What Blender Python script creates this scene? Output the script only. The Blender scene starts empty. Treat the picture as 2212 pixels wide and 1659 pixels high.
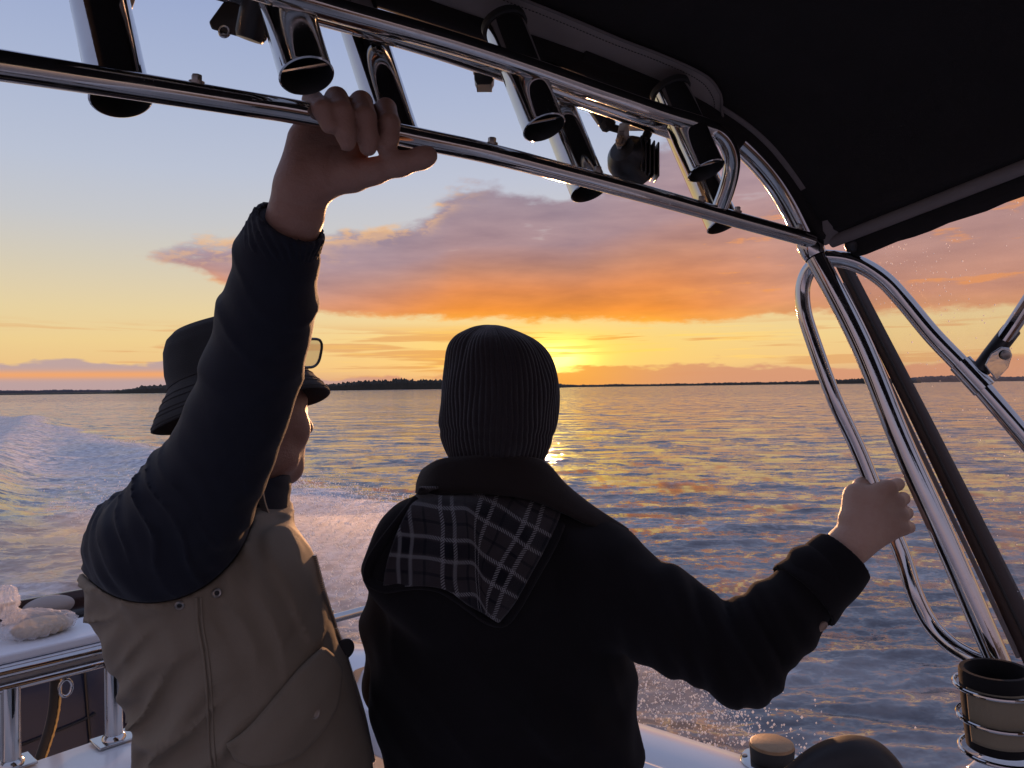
import bpy, math, random
import numpy as np
from mathutils import Vector, Matrix

# ------------------------------------------------------------------ camera, light, sky, exposure
SC = bpy.context.scene
COL = SC.collection
CH = 1.9                                   # eye height above the water
FPX, CX, CY = 1661.0, 1106.0, 829.5        # focal length and centre in photo pixels (2212 wide)
PITCH, ROLL = math.radians(0.22), math.radians(-0.73)
SUN_AZ, SUN_EL = math.radians(1.3), math.radians(2.6)

cam_data = bpy.data.cameras.new('camera')
cam = bpy.data.objects.new('camera', cam_data)
COL.objects.link(cam)
cam_data.sensor_width = 36.0
cam_data.lens = 36.0 * FPX / 2212.0
cam_data.clip_start, cam_data.clip_end = 0.02, 60000.0
CROT = Matrix.Rotation(math.pi / 2 + PITCH, 3, 'X') @ Matrix.Rotation(ROLL, 3, 'Z')
cam.matrix_world = Matrix.Translation((0, 0, CH)) @ CROT.to_4x4()
SC.camera = cam

sun_data = bpy.data.lights.new('sun', 'SUN')
sun_data.energy, sun_data.angle, sun_data.color = 3.6, math.radians(1.2), (1.0, 0.50, 0.24)
sun = bpy.data.objects.new('sun', sun_data)
COL.objects.link(sun)
SDIR = Vector((math.sin(SUN_AZ) * math.cos(SUN_EL), math.cos(SUN_AZ) * math.cos(SUN_EL), math.sin(SUN_EL)))
sun.rotation_euler = SDIR.to_track_quat('Z', 'Y').to_euler()

SC.view_settings.view_transform = 'Standard'
SC.view_settings.look = 'None'
SC.view_settings.exposure = 0.0
SC.view_settings.gamma = 1.0
SC.render.engine = 'CYCLES'
SC.cycles.use_denoising = True
SC.cycles.max_bounces = 6
SC.cycles.use_light_tree = False
SC.cycles.sample_clamp_indirect = 6.0
SC.cycles.caustics_reflective = False
SC.cycles.caustics_refractive = False

def lin(r, g=None, b=None):
    if g is None: r, g, b = r
    f = lambda c: (c / 255) / 12.92 if c <= 10 else (((c / 255) + 0.055) / 1.055) ** 2.4
    return (f(r), f(g), f(b))

class N:
    """a value in a node tree, with arithmetic"""
    def __init__(s, t, sock): s.t, s.s = t, sock
    def _m(s, op, *a, clamp=False):
        n = s.t.nodes.new('ShaderNodeMath'); n.operation = op; n.use_clamp = clamp
        for i, v in enumerate((s,) + a):
            if isinstance(v, N): s.t.links.new(v.s, n.inputs[i])
            else: n.inputs[i].default_value = v
        return N(s.t, n.outputs[0])
    def __add__(s, o): return s._m('ADD', o)
    __radd__ = __add__
    def __mul__(s, o): return s._m('MULTIPLY', o)
    __rmul__ = __mul__
    def __sub__(s, o): return s._m('SUBTRACT', o)
    def __rsub__(s, o): return (s * -1) + o
    def __truediv__(s, o): return s._m('DIVIDE', o)
    def min(s, o): return s._m('MINIMUM', o)
    def max(s, o): return s._m('MAXIMUM', o)
    def pow(s, o): return s._m('POWER', o)
    def abs(s): return s._m('ABSOLUTE')
    def sin(s): return s._m('SINE')
    def clip(s): return s._m('ADD', 0.0, clamp=True)
    def gauss(s, c, w): 
        q = (s - c) * (1.0 / w)
        return (q * q * -1.0)._m('EXPONENT')
    def step(s, a, b):
        n = s.t.nodes.new('ShaderNodeMapRange'); n.interpolation_type = 'SMOOTHSTEP'
        s.t.links.new(s.s, n.inputs[0])
        for i, v in ((1, a), (2, b)):
            if isinstance(v, N): s.t.links.new(v.s, n.inputs[i])
            else: n.inputs[i].default_value = v
        n.inputs[3].default_value, n.inputs[4].default_value = 0.0, 1.0
        return N(s.t, n.outputs[0])
    def ramp(s, lo, hi, stops, interp='LINEAR'):
        """stops: (position, colour or value) -> colour ramp on [lo, hi]"""
        n = s.t.nodes.new('ShaderNodeValToRGB'); r = n.color_ramp; r.interpolation = interp
        v = (s - lo) * (1.0 / (hi - lo))
        s.t.links.new(v.s, n.inputs[0])
        while len(r.elements) < len(stops): r.elements.new(0.5)
        for e, (p, c) in zip(r.elements, stops):
            e.position = (p - lo) / (hi - lo)
            e.color = (*c, 1) if not isinstance(c, (int, float)) else (c, c, c, 1)
        return N(s.t, n.outputs[0])

def comb(t, x, y, z=0.0):
    n = t.nodes.new('ShaderNodeCombineXYZ')
    for i, v in enumerate((x, y, z)):
        if isinstance(v, N): t.links.new(v.s, n.inputs[i])
        else: n.inputs[i].default_value = v
    return N(t, n.outputs[0])
def noise(t, vec, scale=1.0, detail=5.0, rough=0.55, dist=0.0, dims='3D'):
    n = t.nodes.new('ShaderNodeTexNoise'); n.noise_dimensions = dims
    if vec is not None: t.links.new(vec.s, n.inputs['Vector'])
    n.inputs['Scale'].default_value, n.inputs['Detail'].default_value = scale, detail
    n.inputs['Roughness'].default_value, n.inputs['Distortion'].default_value = rough, dist
    return N(t, n.outputs[0])
def noise2(*a): return noise(*a, *((0.55, 0.0)[len(a) - 4:] if len(a) < 6 else ()), dims='2D')
def mixc(t, f, a, b, mode='MIX'):
    n = t.nodes.new('ShaderNodeMix'); n.data_type = 'RGBA'; n.blend_type = mode; n.clamp_factor = False
    for i, v in ((0, f), (6, a), (7, b)):
        if isinstance(v, N): t.links.new(v.s, n.inputs[i])
        elif isinstance(v, (int, float)): n.inputs[i].default_value = v
        else: n.inputs[i].default_value = (*v[:3], 1)
    return N(t, n.outputs[2])

def build_sky():
    w = bpy.data.worlds.new('World'); SC.world = w; w.use_nodes = True
    t = w.node_tree; t.nodes.clear()
    out = t.nodes.new('ShaderNodeOutputWorld'); bg = t.nodes.new('ShaderNodeBackground')
    t.links.new(bg.outputs[0], out.inputs[0])
    tc = t.nodes.new('ShaderNodeTexCoord'); sp = t.nodes.new('ShaderNodeSeparateXYZ')
    t.links.new(tc.outputs['Generated'], sp.inputs[0])
    x, y, z = (N(t, sp.outputs[i]) for i in range(3))
    el = z._m('ARCSINE') * 57.2958
    az = x._m('ARCTAN2', y) * 57.2958
    da = az - 3.55                                            # brightest gap in the veil, just right of the sun itself
    ca = x * math.sin(SUN_AZ) + y * math.cos(SUN_AZ)          # 1 towards the sun, -1 away
    # air without cloud, towards the sun and away from it
    air = el.ramp(-2, 90, [(-2, lin(196, 160, 150)), (0.4, lin(214, 168, 138)), (1.6, lin(241, 200, 140)), (3.4, lin(243, 212, 150)),
        (5.5, lin(236, 214, 166)), (8.5, lin(219, 209, 188)), (11.5, lin(203, 204, 208)), (15, lin(191, 199, 218)), (20, lin(176, 188, 217)),
        (26, lin(158, 173, 212)), (45, lin(152, 164, 204)), (90, lin(150, 163, 204))])
    back = el.ramp(-2, 90, [(-2, lin(140, 132, 158)), (3, lin(152, 142, 168)), (9, lin(182, 158, 172)), (16, lin(176, 166, 190)), (30, lin(156, 163, 198)), (90, lin(150, 163, 204))])
    side = ca.step(-0.75, 0.75)
    air = mixc(t, side, back, air)
    # physically based dusk sky underneath, as a share of the clear air
    sk = t.nodes.new('ShaderNodeTexSky'); sk.sky_type = 'NISHITA'; sk.sun_disc = False
    sk.sun_elevation, sk.sun_rotation = SUN_EL, SUN_AZ
    sk.air_density, sk.dust_density, sk.ozone_density = 1.2, 1.0, 1.5
    nis = mixc(t, 1.0, N(t, sk.outputs[0]), (0.10, 0.10, 0.10), 'MULTIPLY')
    air = mixc(t, 0.08, air, nis)
    # glow round the veiled sun
    glow = da.gauss(0, 12) * el.gauss(2.6, 2.4)
    core = da.gauss(0.0, 3.6) * el.gauss(2.4, 1.5)
    burst = da.gauss(-0.35, 2.1) * el.gauss(2.1, 1.0)
    air = mixc(t, (glow * 0.85).clip(), air, lin(255, 216, 104))
    air = mixc(t, (core * 1.1).clip(), air, (1.45, 0.95, 0.14))
    air = mixc(t, (burst * 1.25).clip(), air, (2.6, 1.9, 0.45))
    # thin streaks under the bank
    v1 = comb(t, az * 0.055, el * 1.15)
    s1 = noise2(t, v1, 1.0, 4, 0.6, 0.15)
    st = s1.step(0.50, 0.60) * el.step(0.4, 1.2) * (1 - el.step(3.6, 5.0)) * side
    stc = mixc(t, da.gauss(0, 11), lin(226, 168, 112), lin(246, 158, 42))
    air = mixc(t, st * 0.75, air, stc)
    s2 = noise2(t, comb(t, az * 0.07 + 31, el * 2.1 + 4), 1.0, 3, 0.6)
    br = s2.step(0.54, 0.62) * el.step(0.8, 1.6) * (1 - el.step(3.2, 5.2)) * da.gauss(0, 13)
    air = mixc(t, br * 0.8, air, (1.15, 0.72, 0.13))
    # low distant cloud along the horizon
    nl = noise2(t, comb(t, az * 0.16, el * 0.55), 1.0, 4, 0.6)
    low_top = az.ramp(-90, 90, [(-90, .20), (-34, .21), (-24, .20), (-13, .09), (-4, .07), (3, .12), (8, .14), (14, .15), (24, .12), (40, .17), (90, .16)]) * 10.0
    low = (low_top + (nl - 0.5) * 2.2 - el).step(-0.10, 0.22)
    lowc = mixc(t, az.step(-18, -6), mixc(t, el.gauss(1.15, 0.28), lin(186, 160, 162), lin(240, 166, 112)), lin(216, 152, 118))
    lowc = mixc(t, da.gauss(0, 7), lowc, lin(250, 168, 70))
    air = mixc(t, low * 0.9 * side, air, lowc)
    # the main bank of cloud
    nb = noise2(t, comb(t, az * 0.10, el * 0.34), 1.0, 3, 0.58)
    nf = noise2(t, comb(t, az * 0.34 + 9, el * 1.0), 1.0, 5, 0.62)
    top = az.ramp(-60, 120, [(-60, 0), (-27, .19), (-24.5, .225), (-20, .262), (-14, .272), (-9, .290), (-5.7, .322), (-4.2, .352), (0, .358),
        (5, .352), (9, .40), (14, .455), (20, .49), (34, .50), (60, .47), (85, .36), (120, 0)]) * 40.0
    bot = az.ramp(-60, 120, [(-60, .24), (-27, .23), (-22, .20), (-18, .16), (-14, .135), (-8, .126), (5, .120), (14, .108), (20, .118), (34, .112), (60, .12), (90, .16), (120, .24)]) * 40.0
    edge = (top + (nb - 0.5) * 4.2 + (nf - 0.5) * 2.0 - el)
    under = (el - bot + (nf - 0.5) * 1.3)
    cov = edge.step(-0.35, 0.75) * under.step(-0.1, 0.45)
    h = ((el - bot) / (top - bot).max(0.5)).clip()
    near = h.ramp(0, 1, [(0, lin(255, 172, 62)), (0.09, lin(246, 150, 62)), (0.24, lin(224, 140, 84)), (0.42, lin(194, 138, 116)), (0.60, lin(172, 140, 144)), (1, lin(160, 143, 156))])
    far_ = h.ramp(0, 1, [(0, lin(226, 160, 110)), (0.09, lin(208, 148, 122)), (0.28, lin(190, 146, 138)), (0.55, lin(178, 148, 153)), (1, lin(168, 151, 168))])
    cc = mixc(t, da.abs().step(6, 21), near, far_)
    nd = noise2(t, comb(t, az * 0.14 + 3, el * 0.70 + 7), 1.0, 4, 0.58)
    sh = (nd - 0.5) * 0.55 + 1.0
    cc = mixc(t, 1.0, cc, comb(t, sh, sh, (nd - 0.5) * 0.40 + 1.0), 'MULTIPLY')
    lit = edge.step(2.4, 0.1) * (1 - az.step(-6, -1)) * az.step(-30, -20) * nf.step(0.40, 0.60)
    cc = mixc(t, lit * 0.75, cc, lin(250, 196, 132))
    wis = s1 * 0.55 + nf * 0.45
    wisp = wis.step(0.56, 0.66) * az.step(9, 15) * h.step(0.0, 0.1) * (1 - h.step(0.40, 0.6))
    cc = mixc(t, wisp * 0.7, cc, lin(242, 158, 88))
    hole = nd.step(0.64, 0.74) * h.step(0.45, 0.7) * 0.6
    sky = mixc(t, cov * (1 - hole * 0.5), air, cc)
    t.links.new(sky.s, bg.inputs[0]); bg.inputs[1].default_value = 1.0
    w.cycles.sampling_method = 'MANUAL'; w.cycles.sample_map_resolution = 512
build_sky()

# ------------------------------------------------------------------ helpers
rng = np.random.default_rng(7)
random.seed(7)
CR = np.array(CROT)
def P(px, py, d):
    """world point d metres in front of the lens on the ray through a photo pixel"""
    v = CR @ np.array([(px - CX) / FPX * d, (CY - py) / FPX * d, -d])
    return v + np.array([0, 0, CH])
def PP(*pts): return np.array([P(*p) for p in pts])
UX, AX = np.array([0.643, 0.766, 0]), np.array([-0.766, 0.643, 0])     # boat: to port, to aft
def B(u, a, z): return UX * u + AX * a + np.array([0, 0, CH + z])

def tag(o, label=None, cat=None, group=None, kind=None):
    for k, v in (('label', label), ('category', cat), ('group', group), ('kind', kind)):
        if v: o[k] = v
    return o
def empty(name, loc, label=None, cat=None, group=None, kind=None):
    o = bpy.data.objects.new(name, None); o.empty_display_size = 0.05
    o.location = loc; COL.objects.link(o)
    return tag(o, label, cat, group, kind)
def mesh_obj(name, v, f, mat, parent=None, smooth=True, fix=True):
    m = bpy.data.meshes.new(name)
    v = np.asarray(v, dtype=np.float64)
    org = np.array(parent.matrix_basis.translation) if parent is not None else np.zeros(3)
    p = parent
    while p is not None and p.parent is not None:
        p = p.parent; org = org + np.array(p.matrix_basis.translation)
    m.from_pydata([tuple(q) for q in (v - org)], [], [tuple(int(i) for i in q) for q in f])
    if mat is not None:
        for q in (mat if isinstance(mat, (list, tuple)) else [mat]): m.materials.append(q)
    if smooth: m.polygons.foreach_set('use_smooth', [True] * len(m.polygons))
    m.update()
    o = bpy.data.objects.new(name, m); COL.objects.link(o)
    if parent is not None: o.parent = parent
    return o
def smooth_by_angle(o, deg=35):
    m = o.data
    m.polygons.foreach_set('use_smooth', [True] * len(m.polygons))
    try: m.set_sharp_from_angle(angle=math.radians(deg))
    except Exception: pass
    return o
class MB:
    def __init__(s): s.v, s.f, s.n = [], [], 0
    def add(s, v, f):
        s.v.append(np.asarray(v, float)); s.f += [tuple(i + s.n for i in q) for q in f]; s.n += len(v); return s
    def build(s, name, mat, parent=None, sharp=35):
        o = mesh_obj(name, np.vstack(s.v), s.f, mat, parent)
        return smooth_by_angle(o, sharp)

def spline(pts, n):
    """Catmull-Rom through pts (any width), n samples"""
    p = np.asarray(pts, float)
    if len(p) == 2: return p[0] + np.linspace(0, 1, n)[:, None] * (p[1] - p[0])
    e = np.vstack([2 * p[0] - p[1], p, 2 * p[-1] - p[-2]])
    seg = np.linalg.norm(np.diff(p[:, :3], axis=0), axis=1); cum = np.concatenate([[0], np.cumsum(seg)])
    out = []
    for s in np.linspace(0, cum[-1], n):
        i = min(np.searchsorted(cum, s, 'right') - 1, len(seg) - 1); t = (s - cum[i]) / max(seg[i], 1e-9)
        a, b, c, d = e[i:i + 4]
        out.append(0.5 * (2 * b + (c - a) * t + (2 * a - 5 * b + 4 * c - d) * t ** 2 + (3 * b - a - 3 * c + d) * t ** 3))
    return np.array(out)
def frames(path):
    T = np.gradient(path, axis=0); T /= np.linalg.norm(T, axis=1)[:, None] + 1e-12
    up = np.array([0, 0, 1.0]) if abs(T[0, 2]) < 0.9 else np.array([1.0, 0, 0])
    nrm = np.cross(T[0], up); nrm /= np.linalg.norm(nrm); Ns = [nrm]
    for i in range(1, len(path)):
        q = Ns[-1] - T[i] * np.dot(Ns[-1], T[i]); Ns.append(q / np.linalg.norm(q))
    Ns = np.array(Ns); return T, Ns, np.cross(T, Ns)
def sweep(path, r, seg=20, caps=True, squash=1.0):
    """round tube along a path; r number or per-point"""
    path = np.asarray(path, float); n = len(path); r = np.broadcast_to(np.asarray(r, float), (n,))
    T, A, Bn = frames(path); th = np.linspace(0, 2 * math.pi, seg, endpoint=False)
    ring = (np.cos(th)[None, :, None] * A[:, None, :] + np.sin(th)[None, :, None] * Bn[:, None, :] * squash) * r[:, None, None] + path[:, None, :]
    v = ring.reshape(-1, 3); f = []
    for i in range(n - 1):
        for j in range(seg):
            k = (j + 1) % seg; f.append((i * seg + j, i * seg + k, (i + 1) * seg + k, (i + 1) * seg + j))
    if caps: f += [tuple(range(seg))[::-1], tuple(range((n - 1) * seg, n * seg))]
    return v, f
def lathe(c, axis, prof, seg=32, xdir=None):
    """prof: list of (radius, height along axis) -> open surface of revolution"""
    axis = np.asarray(axis, float) / np.linalg.norm(axis)
    x = np.cross(axis, [0, 1, 0.3]) if xdir is None else np.asarray(xdir, float)
    x = x - axis * np.dot(x, axis); x /= np.linalg.norm(x); yv = np.cross(axis, x)
    th = np.linspace(0, 2 * math.pi, seg, endpoint=False)
    v = np.array([np.asarray(c) + axis * h + r * (x * math.cos(a) + yv * math.sin(a)) for r, h in prof for a in th]); f = []
    for i in range(len(prof) - 1):
        for j in range(seg):
            k = (j + 1) % seg; f.append((i * seg + j, i * seg + k, (i + 1) * seg + k, (i + 1) * seg + j))
    return v, f
def box(c, ex, ey, ez, sx, sy, sz):
    c, ex, ey, ez = (np.asarray(q, float) for q in (c, ex, ey, ez))
    v = [c + ex * a * sx / 2 + ey * b * sy / 2 + ez * d * sz / 2 for a in (-1, 1) for b in (-1, 1) for d in (-1, 1)]
    return v, [(0, 1, 3, 2), (4, 6, 7, 5), (0, 4, 5, 1), (2, 3, 7, 6), (0, 2, 6, 4), (1, 5, 7, 3)]
def bevel(o, w=0.003, seg=2):
    m = o.modifiers.new('bevel', 'BEVEL'); m.width = w; m.segments = seg; m.limit_method = 'ANGLE'; m.angle_limit = math.radians(40); return o
def grid_faces(n, m, wrap=False):
    f = []
    for i in range(n - 1):
        for j in range(m if wrap else m - 1):
            k = (j + 1) % m; f.append((i * m + j, i * m + k, (i + 1) * m + k, (i + 1) * m + j))
    return f
def solid(o, t, off=-1.0, sub=0):
    if sub:
        s = o.modifiers.new('sub', 'SUBSURF'); s.levels = s.render_levels = sub
    m = o.modifiers.new('solid', 'SOLIDIFY'); m.thickness = t; m.offset = off; return o
def extrude_profile(prof, path_a, path_b, closed=True):
    """profile points given as (u, z) extruded between boat stations a"""
    n = len(prof)
    v = [B(u, path_a, z) for u, z in prof] + [B(u, path_b, z) for u, z in prof]
    f = [(i, (i + 1) % n, n + (i + 1) % n, n + i) for i in range(n if closed else n - 1)]
    if closed: f += [tuple(range(n))[::-1], tuple(range(n, 2 * n))]
    return v, f

# ------------------------------------------------------------------ materials
def new_mat(name):
    m = bpy.data.materials.new(name); m.use_nodes = True
    t = m.node_tree; b = t.nodes['Principled BSDF']
    return m, t, b
def setc(t, b, key, val):
    if isinstance(val, N): t.links.new(val.s, b.inputs[key])
    elif isinstance(val, (tuple, list)): b.inputs[key].default_value = (*val[:3], 1) if b.inputs[key].type == 'RGBA' else val
    else: b.inputs[key].default_value = val
def obj_vec(t, kind='Object'):
    tc = t.nodes.new('ShaderNodeTexCoord'); return N(t, tc.outputs[kind])
def vscale(t, v, s):
    n = t.nodes.new('ShaderNodeVectorMath'); n.operation = 'MULTIPLY'; t.links.new(v.s, n.inputs[0]); n.inputs[1].default_value = s; return N(t, n.outputs[0])
def bump(t, b, h, strength=0.3, dist=0.01):
    n = t.nodes.new('ShaderNodeBump'); n.inputs['Strength'].default_value = strength; n.inputs['Distance'].default_value = dist
    t.links.new(h.s, n.inputs['Height']); t.links.new(n.outputs[0], b.inputs['Normal']); return n
def plain(name, col, rough=0.5, metal=0.0, var=0.15, nscale=8.0, bscale=60.0, bstr=0.1, bdist=0.002, spec=0.5, **kw):
    m, t, b = new_mat(name); v = obj_vec(t)
    n = noise(t, v, nscale, 6, 0.6)
    c2 = tuple(c * (1 - var) for c in col); c1 = tuple(min(1, c * (1 + var)) for c in col)
    setc(t, b, 'Base Color', mixc(t, n, c2, c1)); setc(t, b, 'Metallic', metal)
    setc(t, b, 'Roughness', (n - 0.5) * 0.25 * (rough + 0.1) + rough); setc(t, b, 'Specular IOR Level', spec)
    if bstr: bump(t, b, noise(t, v, bscale, 4, 0.6), bstr, bdist)
    for k, q in kw.items(): setc(t, b, k.replace('_', ' '), q)
    return m
def fabric(name, col, weave=900.0, bstr=0.25, fold=0.0, rough=0.85, var=0.2, sheen=0.15, spec=0.2):
    m, t, b = new_mat(name); v = obj_vec(t)
    n = noise(t, v, 14, 6, 0.65); n2 = noise(t, v, 240, 2)
    c2 = tuple(c * (1 - var) for c in col); c1 = tuple(c * (1 + var) for c in col)
    setc(t, b, 'Base Color', mixc(t, n * 0.7 + n2 * 0.3, c2, c1)); setc(t, b, 'Roughness', rough); setc(t, b, 'Specular IOR Level', spec)
    setc(t, b, 'Sheen Weight', sheen); setc(t, b, 'Sheen Roughness', 0.5)
    w = noise(t, v, weave, 2, 0.6) * 0.6
    if fold:
        vv = vscale(t, v, (1, 1, 0.55)); w = w + noise(t, vv, 17, 4, 0.55, 0.6) * fold
    bump(t, b, w, bstr, 0.004)
    return m
def chrome():
    m, t, b = new_mat('polished_stainless'); v = obj_vec(t)
    n = noise(t, v, 22, 6, 0.65)
    setc(t, b, 'Base Color', mixc(t, n, (0.46, 0.445, 0.43), (0.60, 0.59, 0.58))); setc(t, b, 'Metallic', 1.0)
    setc(t, b, 'Roughness', n.step(0.42, 0.8) * 0.20 + noise(t, v, 260, 3, 0.7).step(0.60, 0.72) * 0.14 + 0.05)
    bump(t, b, noise(t, v, 140, 4, 0.6), 0.02, 0.002)
    return m
M = {}
M['chrome'] = chrome()
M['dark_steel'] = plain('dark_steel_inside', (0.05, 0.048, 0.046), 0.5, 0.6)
M['bolt'] = plain('weathered_bolt', (0.30, 0.27, 0.24), 0.4, 0.9)
M['canopy'] = fabric('black_canopy_canvas', (0.021, 0.0175, 0.0165), 700, 0.3, 0, 0.9, 0.3, 0.05)
M['patch'] = fabric('grey_reinforcing_vinyl', (0.36, 0.30, 0.27), 500, 0.15, 0.1, 0.7, 0.15, 0.0)
M['piping'] = fabric('grey_brown_piping', (0.20, 0.17, 0.16), 500, 0.15, 0.0, 0.6, 0.15, 0.0)
M['gelcoat'] = plain('white_gelcoat', (0.78, 0.78, 0.78), 0.22, 0, 0.03, 5, 40, 0.02, 0.002, 0.5, Coat_Weight=0.3)
M['plastic'] = plain('black_plastic', (0.012, 0.012, 0.013), 0.38, 0, 0.2, 20, 300, 0.1)
M['rubber'] = plain('black_rubber', (0.02, 0.019, 0.018), 0.7, 0, 0.2, 20, 200, 0.15)
M['zip'] = plain('brown_vinyl_strip', (0.045, 0.028, 0.024), 0.55, 0, 0.3, 12, 120, 0.2)
M['navy_cowl'] = plain('navy_cowling_paint', (0.012, 0.021, 0.052), 0.30, 0, 0.25, 6, 60, 0.03, 0.002, 0.5)
M['pink_decal'] = plain('silver_pink_decal', (0.42, 0.30, 0.27), 0.3, 0.4, 0.2, 40, 80, 0.05)
M['white_board'] = plain('white_cutting_board', (0.74, 0.75, 0.77), 0.45, 0, 0.05, 9, 150, 0.06)
M['brown_gloss'] = plain('dark_brown_acrylic', (0.05, 0.028, 0.024), 0.12, 0, 0.2, 5, 60, 0.02)
M['skin_dark'] = None
M['bread'] = plain('bait_in_bag', (0.42, 0.32, 0.20), 0.6, 0, 0.4, 30, 60, 0.3)
M['leather'] = plain('dark_grey_vinyl', (0.030, 0.029, 0.030), 0.60, 0, 0.2, 10, 420, 0.25, 0.001, 0.4)
M['stitch'] = plain('grey_stitching', (0.20, 0.18, 0.17), 0.8)
M['neoprene'] = fabric('black_neoprene', (0.012, 0.011, 0.011), 900, 0.2, 0, 0.9, 0.2, 0.1)
M['tan'] = fabric('tan_cooler_sleeve', (0.26, 0.215, 0.145), 700, 0.2, 0, 0.8, 0.1, 0.1)
M['gold_braid'] = plain('gold_braided_edge', (0.62, 0.42, 0.16), 0.3, 0.8, 0.3, 300, 900, 0.4)
def skin_mat(name, col, sss=0.12):
    m, t, b = new_mat(name); v = obj_vec(t)
    n = noise(t, v, 38, 6, 0.62); n2 = noise(t, v, 160, 4, 0.6)
    setc(t, b, 'Base Color', mixc(t, n, tuple(c * f for c, f in zip(col, (0.9, 0.72, 0.68))), tuple(c * 1.12 for c in col)))
    setc(t, b, 'Roughness', n2 * 0.2 + 0.42); setc(t, b, 'Specular IOR Level', 0.4)
    setc(t, b, 'Subsurface Weight', sss); b.inputs['Subsurface Radius'].default_value = (0.012, 0.005, 0.003); b.inputs['Subsurface Scale'].default_value = 0.5
    bump(t, b, n2 + noise(t, v, 420, 3, 0.6) * 0.5 + noise(t, vscale(t, v, (1, 1, 2.2)), 90, 5, 0.7, 0.6) * 1.4, 0.55, 0.0014)
    return m
M['skin'] = skin_mat('weathered_skin', (0.31, 0.185, 0.135), 0.06)
M['skin2'] = skin_mat('fair_skin', (0.50, 0.35, 0.265), 0.08)
# ------------------------------------------------------------------ sea, wake, spray, land
def sstep(a, b, x):
    t = np.clip((x - a) / (b - a), 0, 1); return t * t * (3 - 2 * t)
def vnoise(x, y, seed=0):
    """cheap smooth 2-D value noise, numpy"""
    r = np.random.default_rng(seed).random((256, 256))
    xi, yi = np.floor(x).astype(int), np.floor(y).astype(int); fx, fy = x - xi, y - yi
    fx, fy = fx * fx * (3 - 2 * fx), fy * fy * (3 - 2 * fy)
    g = lambda i, j: r[i & 255, j & 255]
    return (g(xi, yi) * (1 - fx) + g(xi + 1, yi) * fx) * (1 - fy) + (g(xi, yi + 1) * (1 - fx) + g(xi + 1, yi + 1) * fx) * fy
def u_edge(a):
    return np.interp(a, [-20, -3, 0, 2, 5, 9, 12, 24, 64, 140], [1.6, 1.6, 2.4, 4.2, 6.2, 8.2, 8.6, 11.6, 20, 34])
def wake(u, a):
    """foam amount and extra height at boat coordinates"""
    e = u_edge(a); wob = (vnoise(a * 0.35, u * 0.2, 3) - 0.5) * 0.12 + (vnoise(a * 1.3, u * 0.9, 4) - 0.5) * 0.06
    t = u / e + wob
    outer = sstep(0.30, 0.72, t) * (1 - sstep(0.96, 1.04, t))
    behind = sstep(2.2, 6.5, a) * (1 - sstep(90, 170, a))
    core = np.exp(-((u - 0.6) / (2.6 + 0.10 * a)) ** 2) * sstep(1.5, 3, a) * (1 - sstep(40, 120, a)) * (.92 + .5 * (vnoise(u * 2.2, a * .35, 6) - .5))
    foam = np.maximum(outer * behind, core)
    rid = np.exp(-((u - (0.35 * a - 1.6)) / (0.5 + 0.02 * a)) ** 2) * sstep(10, 18, a) * (1 - sstep(50, 75, a))
    foam = np.maximum(foam, rid)
    m = -0.65
    far = np.clip(1 - a / 120, 0, 1)
    bank = np.exp(-((t - 0.93) / 0.10) ** 2) * behind * 0.17 * far
    h = bank + rid * 0.42 - np.exp(-((u - 0.35) / (1.2 + 0.04 * a)) ** 2) * sstep(1.5, 4, a) * 0.16 * far
    mirror = sstep(0.55, 0.8, -(u - 0.7) / (e + .01)) * (1 - sstep(0.96, 1.04, -(u - 0.7) / (e + .01))) * behind
    foam = np.maximum(foam, mirror * 0.9)
    return foam, h
def wave_set():
    g = np.random.default_rng(11); w = []
    for i in range(84):
        lam = 0.13 * (14 / 0.13) ** (i / 83.0)
        th = g.normal(0, 0.42 if lam < 6 else 0.25) + math.radians(-6)
        amp = 0.0120 * lam ** 0.90 * (1.0 if lam < 0.4 else (0.4 / lam) ** 0.95) * g.uniform(0.55, 1.2) * 0.62
        w.append((lam, th, amp, g.uniform(0, 2 * math.pi)))
    return w
WAVES = wave_set()
def sea_height(X, Y, cell):
    H = np.zeros_like(X)
    wx = X + 0.35 * (vnoise(X * 0.31, Y * 0.31, 8) - 0.5); wy = Y + 0.5 * (vnoise(X * 0.27 + 9, Y * 0.27, 9) - 0.5)
    gust = 0.65 + 0.7 * vnoise(X * 0.045 + 3, Y * 0.07, 12)
    for lam, th, amp, ph in WAVES:
        k = 2 * math.pi / lam; fade = sstep(1.6, 3.4, lam / cell)
        s = np.sin(k * (math.sin(th) * wx + math.cos(th) * wy) + ph)
        H += amp * fade * (s + 0.28 * (s * s - 0.5)) * (gust if lam < 2.5 else 1.0)
    return H
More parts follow.
